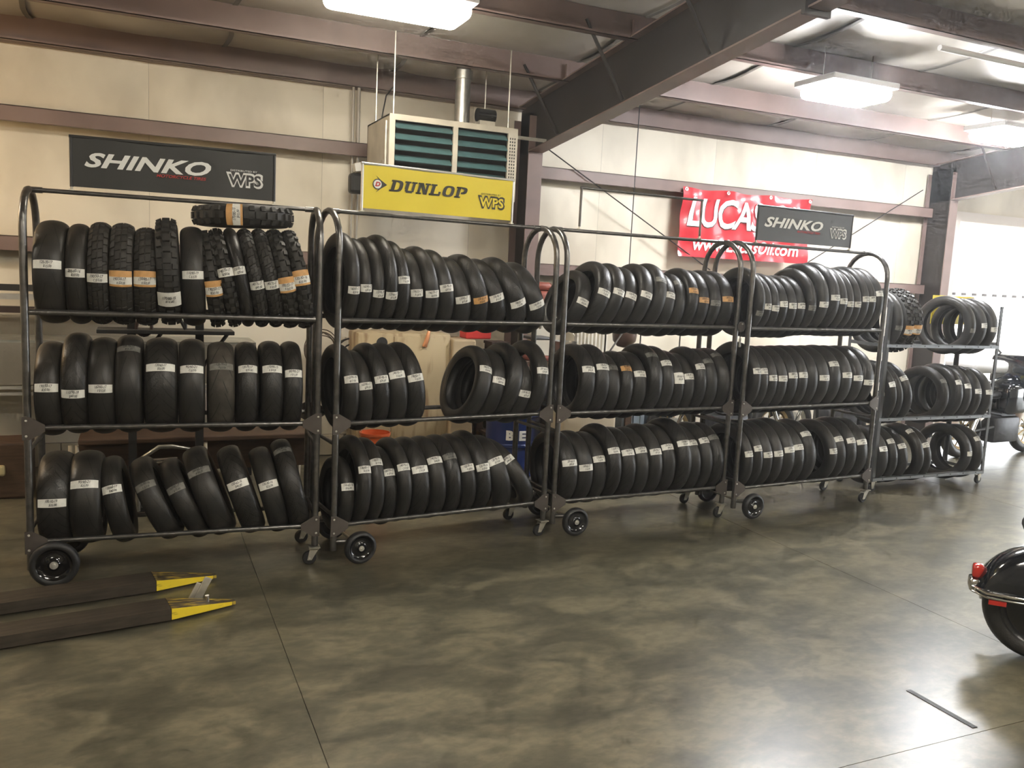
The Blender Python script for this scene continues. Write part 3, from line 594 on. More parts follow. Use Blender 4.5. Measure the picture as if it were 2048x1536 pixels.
# ================================================================== signs on the racks
def sign_frame(ri, label, cat='sign'):
    x, y, a = POSE[ri]; o = Vector((x, y, 0)) + Vector((-math.sin(a), math.cos(a), 0))*(TD/2)
    t = thing('rack_sign', label, cat, (o.x, o.y, ZH+.0125), a, 'signs on the racks')
    r = .009; X0, X1, Z0, Z1 = .205, 1.265, .018, .285
    MB().tube([(X0, 0, Z0), (X0, 0, Z1)], r, 8).tube([(X1, 0, Z0), (X1, 0, Z1)], r, 8).tube([(X0-r, 0, Z1), (X1+r, 0, Z1)], r, 8).obj('frame', M_rack if ri == 2 else M_alu if ri == 1 else M_black, t, smooth=50)
    for xx in (X0, X1): MB().tube([(xx, 0, 0), (xx, 0, Z0)], .007, 8).box(xx-.012, xx+.012, -.012, .012, -.002, .006).obj('clamp', M_zinc, t)
    return t
def panel(t, m):
    mb = MB(); n = 16; v = []; f = []
    for i in range(n+1):
        for z in (.02, .28):
            for s in (-1, 1): v.append((.212+1.046*i/n, -.002+.004*s*.5+.004*math.sin(i*.9+z*9), z))
    for i in range(n):
        q = 4*i; f += [(q, q+4, q+6, q+2), (q+1, q+3, q+7, q+5), (q+2, q+6, q+7, q+3), (q, q+1, q+5, q+4)]
    mb.add(v, f).obj('panel', m, t, smooth=50)
def sx(f): return .212+1.046*f
def wps(t, dark, light, small):
    lettering('distributed_lettering', 'DISTRIBUTED BY', sx(.775), sx(.915), .172, .182, -.0095, small, t, .004)
    lettering('logo_outline', 'WPS', sx(.752), sx(.948), .082, .168, -.0085, light, t, .085, 0, 1.0)
    lettering('logo_lettering', 'WPS', sx(.764), sx(.936), .094, .156, -.0100, dark, t, .03, 0, 1.06)
def shinko(ri, label, m):
    t = sign_frame(ri, label); panel(t, m)
    lettering('brand_lettering', 'SHINKO', sx(.055), sx(.675), .128, .208, -.0095, M_white, t, .035, .32, 1.03)
    lettering('tagline_lettering', 'MOTORCYCLE TIRES', sx(.40), sx(.65), .105, .122, -.0095, M_red, t, .02, .25)
    wps(t, m, M_white, M_white); return t
shinko(0, 'black sign with white italic brand lettering above the leftmost rack', M_signblk)
shinko(3, 'grey sign with white italic brand lettering in front of red banner', M_signgrey)
t = sign_frame(1, 'yellow sign with dark slab lettering above the second rack'); panel(t, M_yellow)
M_dink = mat('dark_print', (.045, .042, .03), .5)
# slab-serif brand word: heavy italic letters with added serifs
def slab_word(t, x0, x1, z0, z1, y):
    H = z1-z0; n = 6; wd = (x1-x0-.3*H*.3)/n; mb = MB(); s = .30; st = wd*.24; sh = H*.16
    def q(i, a0, a1, b0, b1):   # box in letter cell i (fractions of cell width / height), sheared
        v = []
        for a, b_ in ((a0, b0), (a1, b0), (a1, b1), (a0, b1)): v.append((x0+(i+a)*wd+s*b_*H, y, z0+b_*H))
        mb.add(v, [(0, 1, 2, 3)])
    def bowl(i, cx, a0, a1, b0, b1, full=False, ta=.26, tb=.17):
        N_ = 20; o = []; inn = []; rng = range(N_+1)
        for k in rng:
            th = (-PI/2+PI*k/N_) if not full else 2*PI*k/N_
            ca, sa = math.cos(th), math.sin(th); ca = math.copysign(abs(ca)**.7, ca); sa = math.copysign(abs(sa)**.7, sa)
            mid = (b0+b1)/2; hb = (b1-b0)/2; ra = (a1-cx)
            o.append((cx+ra*ca, mid+hb*sa)); inn.append((cx+(ra-ta)*ca, mid+(hb-tb)*sa))
        V = [(x0+(i+a)*wd+s*b_*H, y, z0+b_*H) for a, b_ in o+inn]; m_ = len(o)
        mb.add(V, [(k, k+1, m_+k+1, m_+k) for k in range(m_-1)])
    e = .9
    # D
    q(0, .1, .36, 0, 1); q(0, 0, .5, 0, .15); q(0, 0, .5, .85, 1); bowl(0, .45, 0, .93, 0, 1)
    # U
    q(1, .1, .36, .3, 1); q(1, .62, .82, .3, 1); q(1, 0, .46, .86, 1); q(1, .52, .93, .86, 1); q(1, .16, .36, .1, .3); q(1, .25, .72, 0, .2); q(1, .66, .82, .1, .3)
    # N
    q(2, .08, .28, 0, 1); q(2, .66, .84, 0, 1); q(2, 0, .4, 0, .14); q(2, 0, .34, .86, 1); q(2, .55, .95, .86, 1)
    mb.add([(x0+(2+a)*wd+s*b_*H, y, z0+b_*H) for a, b_ in ((.12, 1), (.4, 1), (.84, 0), (.58, 0))], [(0, 1, 2, 3)])
    # L
    q(3, .1, .36, 0, 1); q(3, 0, .46, .86, 1); q(3, 0, .85, 0, .16); q(3, .7, .87, .1, .38)
    # O
    bowl(4, .45, 0, .9, 0, 1, True)
    # P
    q(5, .1, .36, 0, 1); q(5, 0, .48, 0, .14); q(5, 0, .45, .86, 1); bowl(5, .45, 0, .92, .36, 1)
    mb.obj('brand_lettering', M_dink, t)
slab_word(t, sx(.155), sx(.675), .135, .205, -.0095)
# arrow-and-disc emblem
cx, cz, r = sx(.085), .170, .026
ar = MB(); Nn = 24
ar.add([(cx+(r+.006)*math.cos(q*PI/12), -.0088, cz+(r+.006)*math.sin(q*PI/12)) for q in range(24)], [tuple(range(24))])
ar.add([(cx-.012, -.0087, cz+.052), (cx+.018, -.0087, cz+.028), (cx+.062, -.0087, cz), (cx+.018, -.0087, cz-.028), (cx-.012, -.0087, cz-.052), (cx+.020, -.0087, cz-.014), (cx+.026, -.0087, cz), (cx+.020, -.0087, cz+.014)], [(0, 1, 7), (1, 2, 6, 7), (2, 3, 5, 6), (3, 4, 5)])
ar.obj('emblem_arrow', M_dink, t)
MB().add([(cx+r*math.cos(q*PI/12), -.0094, cz+r*math.sin(q*PI/12)) for q in range(24)], [tuple(range(24))]).obj('emblem_disc', M_white, t)
lettering('emblem_letter', 'D', cx-.017, cx+.018, cz-.014, cz+.014, -.0100, M_red, t, .05, .25)
wps(t, M_yellow, M_dink, M_dink)
sign_frame(2, 'empty metal sign frame standing above the third rack', 'frame')

# ================================================================== unit heater and services
M_heat = mat('heater_casing', (.58, .53, .43), .45, .2, noise=.25, nscale=6)
M_teal = mat('teal_louvre', (.075, .155, .16), .45, .2, noise=.2, nscale=10)
M_hdark = mat('heater_inside', (.02, .018, .015), .7)
ht = thing('unit_heater', 'tan gas unit heater with teal louvres hung behind yellow sign', 'heater', (2.353, 6.6, 2.40))
hx = .547; HZ = .595; HD = .7
MB().box(-hx, hx, .02, HD, 0, .012).box(-hx, hx, .02, HD, HZ-.012, HZ).box(-hx, -hx+.012, .02, HD, 0, HZ).box(hx-.012, hx, .02, HD, 0, HZ).box(-hx, hx, HD-.012, HD, 0, HZ).obj('casing', M_heat, ht)
MB().box(-hx+.012, hx-.012, .2, .21, .012, HZ-.012).obj('coil_backing', M_hdark, ht)
fr = MB().box(-hx, hx, 0, .02, HZ-.045, HZ).box(-hx, hx, 0, .02, 0, .045).box(-hx, -hx+.045, 0, .02, .045, HZ-.045).box(hx-.085, hx, 0, .02, .045, HZ-.045).box(-.02, .02, -.004, .02, .045, HZ-.045)
fr.obj('front_frame', M_heat, ht)
for (xa, xb) in ((-hx+.05, -.024), (.024, hx-.09)):
    for k in range(6):
        z = HZ-.075-k*.083
        if z < .06: continue
        s = MB(); s.add([(xa, -.012, z-.028), (xb, -.012, z-.028), (xb, .05, z+.022), (xa, .05, z+.022), (xa, -.010, z-.033), (xb, -.010, z-.033), (xb, .054, z+.018), (xa, .054, z+.018)], [(0, 1, 2, 3), (7, 6, 5, 4), (0, 4, 5, 1), (3, 2, 6, 7), (0, 3, 7, 4), (1, 5, 6, 2)])
        s.obj('louvre', M_teal, ht)
vm = MB()
for k in range(3):
    for j in range(18): vm.box(hx-.07+k*.02, hx-.06+k*.02, -.001, .001, .06+j*.026, .075+j*.026)
q = vm.obj('vent_slots', M_hdark, ht); q['kind'] = 'stuff'
MB().box(-hx-.02, -hx, .1, .3, .05, .25).obj('junction_box', M_heat, ht); MB().tube([(-hx-.012, .05, .02), (-hx-.012, .05, HZ-.05)], .011, 8).obj('conduit', M_zinc, ht)
fl = MB().lathe([(.065, HZ), (.065, 1.02), (.078, 1.02), (.078, 1.09), (.062, 1.10), (.062, 1.27)], 'Z', 22, (.2, .42, 0)).obj('flue_pipe', M_galv, ht, smooth=35)
MB().lathe([(0, -.0), (.055, 0), (.055, .16), (0, .16)], 'X', 18, (.29, .3, HZ+.13)).obj('draft_motor', M_blackgloss, ht, smooth=35)
MB().box(.30, .44, .25, .36, HZ, HZ+.08).obj('motor_bracket', M_heat, ht)
for x, y in ((-hx+.05, .08), (hx-.06, .08), (-hx+.05, HD-.08), (hx-.06, HD-.08)):
    MB().tube([(x, y, HZ), (x, y, 1.24-.1*y)], .006, 6).obj('hanger_rod', M_zinc, ht)
MB().box(.3, 1.1, .6, .612, HZ+.02, HZ+.05).obj('strut_channel', M_zinc, ht)
M_pipe = mat('conduit_grey', (.42, .39, .34), .45, .3)
for i, (u, rr) in enumerate(((707, .012), (718, .016))):
    a = at(u, 190, 7.8); b_ = at(u-22, 640, 7.8)
    tag(MB().tube([(a.x, 7.8, 3.4), (a.x, 7.8, b_.z)], rr, 8).obj('wall_conduit', M_pipe, smooth=50), ['thin grey conduit running down the wall left of the heater', 'thicker grey pipe running down the wall left of the heater'][i], 'pipe', 'wall conduits')
p = at(735, 322, 7.55)
cb = thing('control_box', 'small white tilted control box with cable beside the yellow sign', 'box', (p.x, 7.6, p.z-.05))
MB().bevbox(-.11, .11, -.05, .05, -.03, .045, .006, Matrix.Rotation(R(-12), 4, 'Y')).obj('housing', M_white, cb)
MB().bevbox(-.15, .0, -.06, .06, -.24, -.06, .03).obj('motor', M_black, cb)
MB().box(-.07, .07, .05, .24, -.1, -.02).obj('bracket', M_zinc, cb)
MB().tube([(.1, 0, .02), (.16, -.05, .2), (.10, -.1, .4), (.14, -.1, .62), (.20, -.1, .7)], .006, 6).obj('cable', M_black, cb, smooth=60)
tag(MB().tube([at(1150, 78, 4.2)+Vector((0, 0, 0)), at(1180, 80, 4.22)], .004, 5).obj('lamp_wire', M_black), 'short wire along the rafter top', 'wire') if False else None
a, b_ = Vector((5.6, 4.85, roofz(4.85)-.24)), Vector((9.0, 4.85, roofz(4.85)-.24))
tag(MB().tube([a, b_], .022, 10).obj('roof_conduit', mat('conduit_white', (.72, .71, .68), .4), smooth=50), 'white conduit running along a roof purlin at right', 'pipe')

# ================================================================== red banner on the wall
M_ban = mat('banner_red', (.62, .035, .05), .3, noise=.15, nscale=3, coat=.3)
c00, c10, c01, c11 = at(1355, 512, 7.70), at(1610, 528, 7.70), at(1357, 370, 7.70), at(1620, 401, 7.70)
bw = c10.x-c00.x; bx, bz0, bz1 = c00.x, (c00.z+c10.z)/2, (c01.z+c11.z)/2
def ban(p):
    f, g = (p.x)/bw, p.z/(bz1-bz0)
    sag = .018*(math.sin(f*3*PI)**2)*g**3
    yy = .012*math.sin(f*17+g*5)+.010*math.sin(g*13-f*9)+.006*math.sin(f*41+g*2)
    return Vector((p.x, p.y+yy*1.2, p.z-sag))
bn = thing('banner', 'glossy red vinyl banner with white lettering on the wall', 'banner', (bx, 7.69, bz0))
m = MB(); n1, n2 = 60, 24; v = []; f = []
for i in range(n1+1):
    for j in range(n2+1): v.append(ban(Vector((bw*i/n1, 0, (bz1-bz0)*j/n2))))
for i in range(n1):
    for j in range(n2): q = i*(n2+1)+j; f.append((q, q+n2+1, q+n2+2, q+1))
m.add(v, f); m.obj('sheet', M_ban, bn, smooth=80)
BH = bz1-bz0
def blet(nm, s, x0, x1, z0, z1, m_, y, bold, shear, sp=1):
    v, f, asp = text2d(s, bold, shear, sp); bm = bmesh.new(); mb = MB(); mb.add([Vector((x0+(x1-x0)*a, 0, z0+(z1-z0)*b2)) for a, b2 in v], f)
    me = mb.mesh(nm); bm.from_mesh(me); bmesh.ops.triangulate(bm, faces=bm.faces[:]); bmesh.ops.subdivide_edges(bm, edges=[e for e in bm.edges if e.calc_length() > .06], cuts=3, use_grid_fill=False)
    bmesh.ops.triangulate(bm, faces=bm.faces[:])
    for q in bm.verts: q.co = ban(q.co)+Vector((0, y, 0))
    bm.to_mesh(me); bm.free(); link(nm, me, m_, bn)
blet('brand_lettering_shadow', 'LUCAS OIL', bw*.045, bw*.955, BH*.43, BH*.865, M_black, -.010, .02, .2, .95)
blet('brand_lettering', 'LUCAS OIL', bw*.04, bw*.95, BH*.44, BH*.875, M_white, -.014, .02, .2, .95)
blet('web_lettering', 'www.LucasOil.com', bw*.1, bw*.92, BH*.10, BH*.29, M_white, -.012, .02, .2)
for fx in (.02, .33, .66, .98):
    MB().lathe([(.008, 0), (.02, -.003), (.022, 0)], 'Y', 12, (bw*fx, -.02, BH*.965)).obj('grommet', M_bolt, bn)

# ================================================================== motorcycles
M_gold = mat('gold_rim', (.5, .36, .17), .3, .7); M_tan = mat('tan_paint', (.52, .42, .34), .3, .2, coat=.4)
M_dkblue = mat('deep_black_paint', (.006, .008, .012), .1, coat=1.0); M_seat = mat('seat_vinyl', (.02, .02, .022), .5)
M_eng = mat('engine_alloy', (.10, .10, .105), .4, .7, noise=.4, nscale=14); M_lens = mat('red_lens', (.55, .03, .02), .15, coat=.6)
M_yelp = mat('yellow_plastic', (.72, .66, .07), .35); M_bluep = mat('blue_plastic', (.03, .07, .3), .3, coat=.3); M_grayp = mat('pale_grey_paint', (.6, .6, .6), .3)
def arc_shell(m, cx, cz, r, w, a0, a1, drop, n=20, zmin=None):
    """fender: crowned shell round a wheel, in the XZ plane, with side skirts"""
    prof = [(-.5, -drop), (-.5, -.02), (-.42, .0), (-.22, .018), (0, .024), (.22, .018), (.42, 0), (.5, -.02), (.5, -drop)]
    v = []; k = len(prof)
    for i in range(n+1):
        a = a0+(a1-a0)*i/n
        for y, d in prof:
            rr = r+d; z = cz+rr*math.sin(a)
            if d == -drop and zmin is not None: rr = r-.02; z = min(zmin, cz+rr*math.sin(a))
            v.append((cx+rr*math.cos(a), y*w, z))
    f = [(i*k+j, (i+1)*k+j, (i+1)*k+j+1, i*k+j+1) for i in range(n) for j in range(k-1)]
    m.add(v, f); return m
def wheel_part(parent, nm, x, r, w, rimm, spokes=10):
    wl = thing_part(nm, parent, (x, 0, r))
    me = tyre_mesh(r, w, 48); me.materials.append(RUB['r']); o = link('rubber_tread', me, None, wl); o.rotation_euler = (0, 0, PI/2)
    rr = r*.70
    MB().lathe([(rr-.004, -w*.36), (rr+.004, -w*.38), (rr+.004, -w*.30), (rr-.018, -w*.2), (rr-.018, w*.2), (rr+.004, w*.30), (rr+.004, w*.38), (rr-.004, w*.36), (rr-.03, w*.18), (rr-.03, -w*.18)], 'Y', 36, closed=True).obj('rim', rimm, wl, smooth=40)
    MB().lathe([(0, -w*.5), (.03, -w*.5), (.045, -w*.3), (.045, w*.3), (.03, w*.5), (0, w*.5)], 'Y', 18).obj('hub', M_chrome, wl, smooth=40)
    for i in range(spokes):
        a = 2*PI*i/spokes; MB().tube([(.035*math.cos(a), -w*.15, .035*math.sin(a)), ((rr-.02)*math.cos(a), 0, (rr-.02)*math.sin(a))], .007, 6).obj('spoke', M_chrome if rimm is not M_gold else M_gold, wl)
    MB().lathe([(.06, w*.42), (r*.42, w*.42), (r*.42, w*.46), (.06, w*.46)], 'Y', 26, closed=True).obj('brake_disc', M_zinc, wl, smooth=30)
    return wl
def motorcycle(label, loc, rz, body, fender, rim, style='cruiser', wb=1.5, r=.31, rw=.14, lean=0, skirt=None):
    t = thing('motorcycle', label, 'motorcycle', loc, rz); t.rotation_euler = (R(lean), 0, rz)
    wheel_part(t, 'rear_wheel', 0, r, rw, rim); wheel_part(t, 'front_wheel', wb, r*1.02, rw*.8, rim)
    m = MB()
    if style == 'dirt':
        arc_shell(m, 0, r+.22, r+.10, rw+.06, R(70), R(150), .03); m.obj('rear_fender', fender, t, smooth=60)
        m = MB(); arc_shell(m, wb-.05, r+.12, r+.16, rw+.04, R(35), R(125), .02); m.obj('front_fender', fender, t, smooth=60)
    else:
        arc_shell(m, 0, r, r+.03, rw+.07, R(30), R(170 if skirt else 182), .12, 24, skirt); m.obj('rear_fender', fender, t, smooth=60)
        m = MB(); arc_shell(m, wb, r, r+.03, rw+.04, R(20), R(165), .07); m.obj('front_fender', fender, t, smooth=60)
    for s in (-1, 1):
        MB().tube([(0, s*(rw/2+.05), r), (.42, s*.1, r+.04)], .018, 8).obj('swingarm', M_black, t, smooth=50)
        MB().tube([(wb, s*(rw/2+.03), r), (wb-.28, s*.09, r+.62)], [.022, .018], 10).obj('fork_leg', M_chrome, t, smooth=50)
        MB().tube([(wb-.28, s*.04, r+.64), (wb-.36, s*.22, r+.76), (wb-.46, s*.36, r+.72)], .013, 8).obj('handlebar', M_black, t, smooth=50)
        MB().tube([(.0, s*(rw/2+.07), r), (.18, s*.13, r+.36)], .024, 10).obj('shock', M_chrome, t, smooth=50)
    MB().bevbox(.42, .88, -.13, .13, .16, .46, .04).obj('engine', M_eng, t, smooth=40)
    for k in range(6): MB().bevbox(.52, .78, -.12, .12, .47+k*.03, .485+k*.03, .004).obj('cooling_fin', M_eng, t)
    MB().tube([(.3, 0, .35), (.35, 0, .68), (wb-.32, 0, r+.56)], .025, 8).tube([(.38, 0, .2), (.9, 0, .2), (wb-.34, 0, r+.45)], .02, 8).obj('frame', M_black, t, smooth=50)
    bm = bmesh.new(); bmesh.ops.create_uvsphere(bm, u_segments=20, v_segments=12, radius=1)
    for q in bm.verts: q.co = Vector((.74+.30*q.co.x, .14*q.co.y*(1-.3*max(0, -q.co.x)), .79+.13*q.co.z*(1+.25*q.co.x)))
    me = bpy.data.meshes.new('fuel_tank'); bm.to_mesh(me); bm.free(); me.polygons.foreach_set('use_smooth', [True]*len(me.polygons)); link('fuel_tank', me, body, t)
    MB().bevbox(-.12, .48, -.13, .13, r+.36 if style != 'dirt' else r+.46, r+.45 if style != 'dirt' else r+.53, .035).obj('seat', M_seat, t, smooth=50)
    MB().tube([(.85, .16, .3), (.6, .2, .17), (.1, .2, .2), (-.25, .2, .24)], [.024, .028, .042, .045], 12).obj('exhaust', M_chrome, t, smooth=50)
    MB().lathe([(0, .09), (.05, .08), (.085, .02), (.085, -.06), (.05, -.1), (0, -.1)], 'X', 18, (wb-.16, 0, r+.52)).obj('headlight', M_chrome, t, smooth=50)
    MB().tube([(.55, .16, .22), (.5, .26, .01)], .012, 6).obj('side_stand', M_black, t)
    return t
# cruiser at the right edge of the picture
pc = on_floor(2070, 1316)
cr = motorcycle('black cruiser motorcycle cut off by the right picture edge, red tail lamp', (pc.x, pc.y, 0), R(-48), M_dkblue, M_dkblue, mat('dark_rim', (.05, .05, .05), .25, .8), 'cruiser', 1.6, .265, .15, 0, .325)
MB().lathe([(.02, -.03), (.18, -.03), (.18, .03), (.02, .03)], 'Y', 28, (0, 0, .265)).obj('drive_pulley', M_blackgloss, cr, smooth=40)
MB().bevbox(-.325, -.27, -.035, .035, .37, .44, .015).obj('tail_lamp', M_lens, cr, smooth=50)
MB().bevbox(-.335, -.27, -.05, .05, .305, .37, .012).obj('tail_lamp_mount', M_chrome, cr, smooth=50)
for s in (-1, 1):
    MB().tube([(-.32, s*.06, .335), (-.26, s*.125, .332), (.1, s*.13, .332), (.45, s*.14, .36)], .009, 8).tube([(-.32, s*.06, .312), (-.26, s*.125, .31), (.1, s*.132, .31)], .006, 8).obj('fender_rail', M_chrome, cr, smooth=50)
    MB().bevbox(-.25, -.17, s*.118-.006, s*.118+.006, .275, .30, .003).obj('side_reflector', M_lens, cr)
# touring bike lit by the door behind the far rack
tb = motorcycle('dark touring motorcycle with tan front fender by the bay door', (8.44, 6.47, 0), R(3), M_dkblue, M_tan, M_gold, 'cruiser', 1.2, .31, .13)
MB().bevbox(.78, 1.06, -.28, .28, .62, 1.16, .07).obj('fairing', M_dkblue, tb, smooth=50); MB().bevbox(.5, .84, -.22, .22, .50, .85, .06).obj('leg_shield', M_dkblue, tb, smooth=50)
for s in (-1, 1): MB().tube([(.9, s*.2, 1.14), (.88, s*.3, 1.24)], .012, 6).bevbox(.85, .9, s*.33-.06, s*.33+.06, 1.2, 1.28, .015).obj('mirror', M_black, tb)
MB().bevbox(-.15, .45, -.2, .2, .97, 1.11, .05).obj('top_case', M_grayp, tb, smooth=50)
# yellow and blue dirt bikes half hidden behind the racks
motorcycle('yellow-fendered dirt bike glimpsed behind the empty-frame and grey-sign racks', (6.3, 7.1, 0), R(180), M_yelp, M_yelp, M_gold, 'dirt', 1.32, .30, .1)
motorcycle('blue dirt bike glimpsed behind the grey-sign rack bottom tier', (8.0, 7.25, 0), R(180), M_bluep, M_bluep, M_chrome, 'dirt', 1.32, .30, .1)

# ================================================================== things behind the racks
M_rust = mat('rusty_beige', (.50, .40, .24), .55, nscale=4, dark=(.23, .13, .06), stretch=(3, 3, .6), nlo=.3, nhi=.5)
a = at(716, 660, 7.35); b_ = at(903, 668, 7.35)
cb = thing('rusty_cabinet', 'rust-streaked beige metal cabinet behind the yellow-sign rack', 'cabinet', ((a.x+b_.x)/2, 7.35, 0)); cw = (b_.x-a.x)/2
MB().bevbox(-cw, cw, 0, .38, .06, b_.z, .025).obj('body', M_rust, cb, smooth=40)
MB().bevbox(-cw+.33, cw-.02, -.012, .004, .1, b_.z-.03, .008).obj('door', M_rust, cb, smooth=40)
MB().lathe([(0, 0), (.052, 0)], 'Y', 16, (-cw+.22, -.003, b_.z-.09)).obj('vent_hole', M_black, cb)
for s in (-1, 1): MB().box(s*(cw-.06)-.03, s*(cw-.06)+.03, .05, .33, 0, .06).obj('foot', M_black, cb)
a = at(861, 660, 7.3); b_ = at(851, 694, 7.3)
hg = MB().tube([b_+Vector((0, .03, 0)), b_+(a-b_)*.55+Vector((0, .02, 0)), a+Vector((0, .035, 0)), a+Vector((0, .08, .05))], [.022, .02, .012, .008], 10).obj('wrench_grip', mat('copper_grip', (.6, .27, .13), .35, .5), smooth=50); tag(hg, 'copper-coloured grip tool hanging on the rusty cabinet', 'tool')
a = at(906, 672, 7.3); b_ = at(953, 680, 7.3)
bx2 = tag(MB().bevbox(a.x, b_.x, 7.3, 7.7, 0, b_.z, .015).obj('cardboard_box', mat('cardboard', (.52, .41, .26), .8, noise=.15)), 'tall tan carton standing right of the rusty cabinet', 'box')
a = at(935, 662, 7.4); tbx = thing('red_toolbox', 'small red toolbox on the tan carton', 'toolbox', (a.x+.12, 7.5, b_.z))
MB().bevbox(-.13, .13, -.09, .09, 0, .09, .012).obj('body', M_red, tbx); MB().tube([(-.06, 0, .085), (-.06, 0, .13), (.06, 0, .13), (.06, 0, .085)], .008, 6).obj('handle', M_black, tbx)
# workbench along the wall with odds and ends
wbx0, wbx1, wbz = 3.0, 4.55, 1.0
wk = thing('workbench', 'dark wooden workbench along the wall behind the racks', 'workbench', (wbx0, 7.1, 0))
MB().bevbox(0, wbx1-wbx0, 0, .55, wbz-.05, wbz, .006).obj('top', M_wood, wk)
for x in (.06, wbx1-wbx0-.06):
    for y in (.06, .49): MB().box(x-.035, x+.035, y-.035, y+.035, 0, wbz-.05).obj('leg', M_wood, wk)
MB().box(.05, wbx1-wbx0-.05, .05, .5, .25, .28).obj('lower_shelf', M_wood, wk)
p = at(1000, 690, 7.25)
for i, (u, wd, h, m_, lab) in enumerate(((975, .17, .16, M_dkbrown, 'dark brown parts tin on the workbench'), (1010, .16, .12, M_rust, 'tan wooden crate on the workbench'))):
    q = at(u, 690, 7.3); bb = thing('parts_box', lab, 'box', (max(q.x, wbx0+.1), 7.32, wbz))
    MB().bevbox(-wd/2, wd/2, -.1, .1, 0, h, .01).obj('body', m_, bb); MB().box(-wd/2-.005, wd/2+.005, -.105, .105, h-.02, h+.005).obj('lid', m_, bb)
M_dred = mat('dark_red_casting', (.28, .07, .045), .5, noise=.4, nscale=9)
q = at(1086, 690, 7.35)
dp = thing('drill_press', 'dark red bench drill press with feed handles behind the racks', 'drill press', (q.x-.12, 7.3, wbz))
MB().bevbox(-.12, .12, -.16, .16, 0, .04, .012).obj('base', M_dred, dp); MB().tube([(0, .08, .04), (0, .08, .72)], .035, 14).obj('column', M_zinc, dp, smooth=50)
MB().bevbox(-.09, .09, -.2, .18, .42, .66, .04).obj('head', M_dred, dp, smooth=50); MB().bevbox(-.08, .08, -.18, .2, .66, .74, .03).obj('pulley_cover', M_dred, dp, smooth=50)
MB().tube([(0, -.12, .42), (0, -.12, .3)], [.03, .012], 12).obj('chuck', M_zinc, dp); MB().bevbox(-.11, .11, -.2, .06, .2, .225, .008).obj('table', M_eng, dp)
for k in range(3):
    an = R(20+120*k); MB().tube([(.1, -.06, .5), (.13+.0, -.06+.16*math.cos(an), .5+.16*math.sin(an))], .008, 6).obj('feed_handle', M_black, dp)
q = at(1132, 695, 7.3)
pl = thing('steel_pail', 'dented steel pail with wire handle on the workbench end', 'pail', (q.x, 7.32, wbz))
MB().lathe([(0, .005), (.085, .005), (.085, 0), (.09, 0), (.115, .17), (.118, .175), (.112, .175), (.086, .012), (0, .012)], 'Z', 24).obj('body', M_galv, pl, smooth=40)
MB().tube([(-.115, 0, .16)]+[(-.115*math.cos(k*PI/10), 0, .16+.13*math.sin(k*PI/10)) for k in range(1, 10)]+[(.115, 0, .16)], .003, 5).obj('handle', M_zinc, pl)
# ribbed sheet leaning on the wall
a = at(1150, 660, 7.75); b_ = at(1216, 660, 7.75)
M_rib = mat('ribbed_white', (.72, .68, .58), .5)
rs = thing('ribbed_sheet', 'cream ribbed steel sheet leaning on the wall above the pail', 'sheet', (a.x, 7.74, 0)); sw = b_.x-a.x
MB().box(0, sw, .01, .02, 0, 1.5).obj('sheet', M_rib, rs)
for k in range(9): MB().prism([(k*sw/9+.005, .01), (k*sw/9+.017, -.012), (k*sw/9+.035, -.012), (k*sw/9+.047, .01)], 0, 1.5, 'XY').obj('rib', M_rib, rs)
# hanging bag and poles
q = at(1249, 672, 7.3)
bg_ = thing('hanging_bag', 'round brown speed bag hanging on a rope behind the racks', 'bag', (q.x, 7.3, q.z-.12))
MB().lathe([(0, 0), (.07, .015), (.115, .07), (.125, .14), (.10, .24), (.05, .33), (.02, .36), (0, .36)], 'Z', 22).obj('bag', mat('brown_leather', (.08, .045, .032), .35, noise=.3), bg_, smooth=60)
MB().tube([(0, 0, .35), (0, 0, roofz(7.3)-.05-q.z+.12)], .005, 6).obj('rope', M_black, bg_)
for i, (u0, v0, u1, v1, lab) in enumerate(((1212, 662, 1212, 712, 'dark upright rod left of the hanging bag'), (1282, 662, 1282, 700, 'dark upright rod right of the hanging bag'), (1361, 662, 1361, 706, 'thin upright rod behind the middle of the empty-frame rack'))):
    q = at(u0, v0, 7.5); tag(MB().tube([(q.x, 7.5, 0), (q.x, 7.5, 1.45)], .008, 6).obj('upright_rod', M_black), lab, 'rod', 'upright rods behind the racks')
a, b_ = at(1218, 705, 7.15), at(1246, 664, 7.15)
d_ = (b_-a)/(b_.z-a.z); tag(MB().tube([a-d_*a.z, b_+d_*.08], .009, 6).obj('leaning_pole', M_rack), 'slanting grey pole leaning across the hanging bag', 'pole')
# wall rods / hooks
# blue drum with stencilled letters
M_drum = mat('drum_blue', (.015, .035, .16), .3, .1, noise=.25, nscale=5, coat=.3)
q = at(1033, 900, 6.85); drm = thing('steel_drum', 'blue steel drum with white stencilled letters behind the yellow-sign rack', 'drum', (q.x, 6.95, 0)); rd = .25
MB().lathe([(0, .01), (rd, .01), (rd+.008, 0), (rd+.008, .02), (rd, .03), (rd, .26), (rd+.01, .27), (rd+.01, .285), (rd, .295), (rd, .53), (rd+.01, .54), (rd+.01, .555), (rd, .565), (rd, .80), (rd+.008, .81), (rd+.008, .83), (rd-.01, .83), (rd-.012, .80), (0, .80)], 'Z', 40).obj('shell', M_drum, drm, smooth=40)
def drum_text(s, a0, a1, z0, z1, m_):
    v, f, asp = text2d(s, .06); mb = MB()
    mb.add([Vector(((rd+.0025)*math.sin(a0+(a1-a0)*x), -(rd+.0025)*math.cos(a0+(a1-a0)*x), z0+(z1-z0)*y)) for x, y in v], f); mb.obj('stencil_lettering', m_, drm)
drum_text('B', R(-38), R(-21), .27+.06, .36+.06, M_white); drum_text('E', R(-11), R(4), .33, .42, M_white)
MB().lathe([(0, .006), (.03, .006), (.03, 0)], 'Z', 14, (.12, .05, .80)).obj('bung', M_zinc, drm)
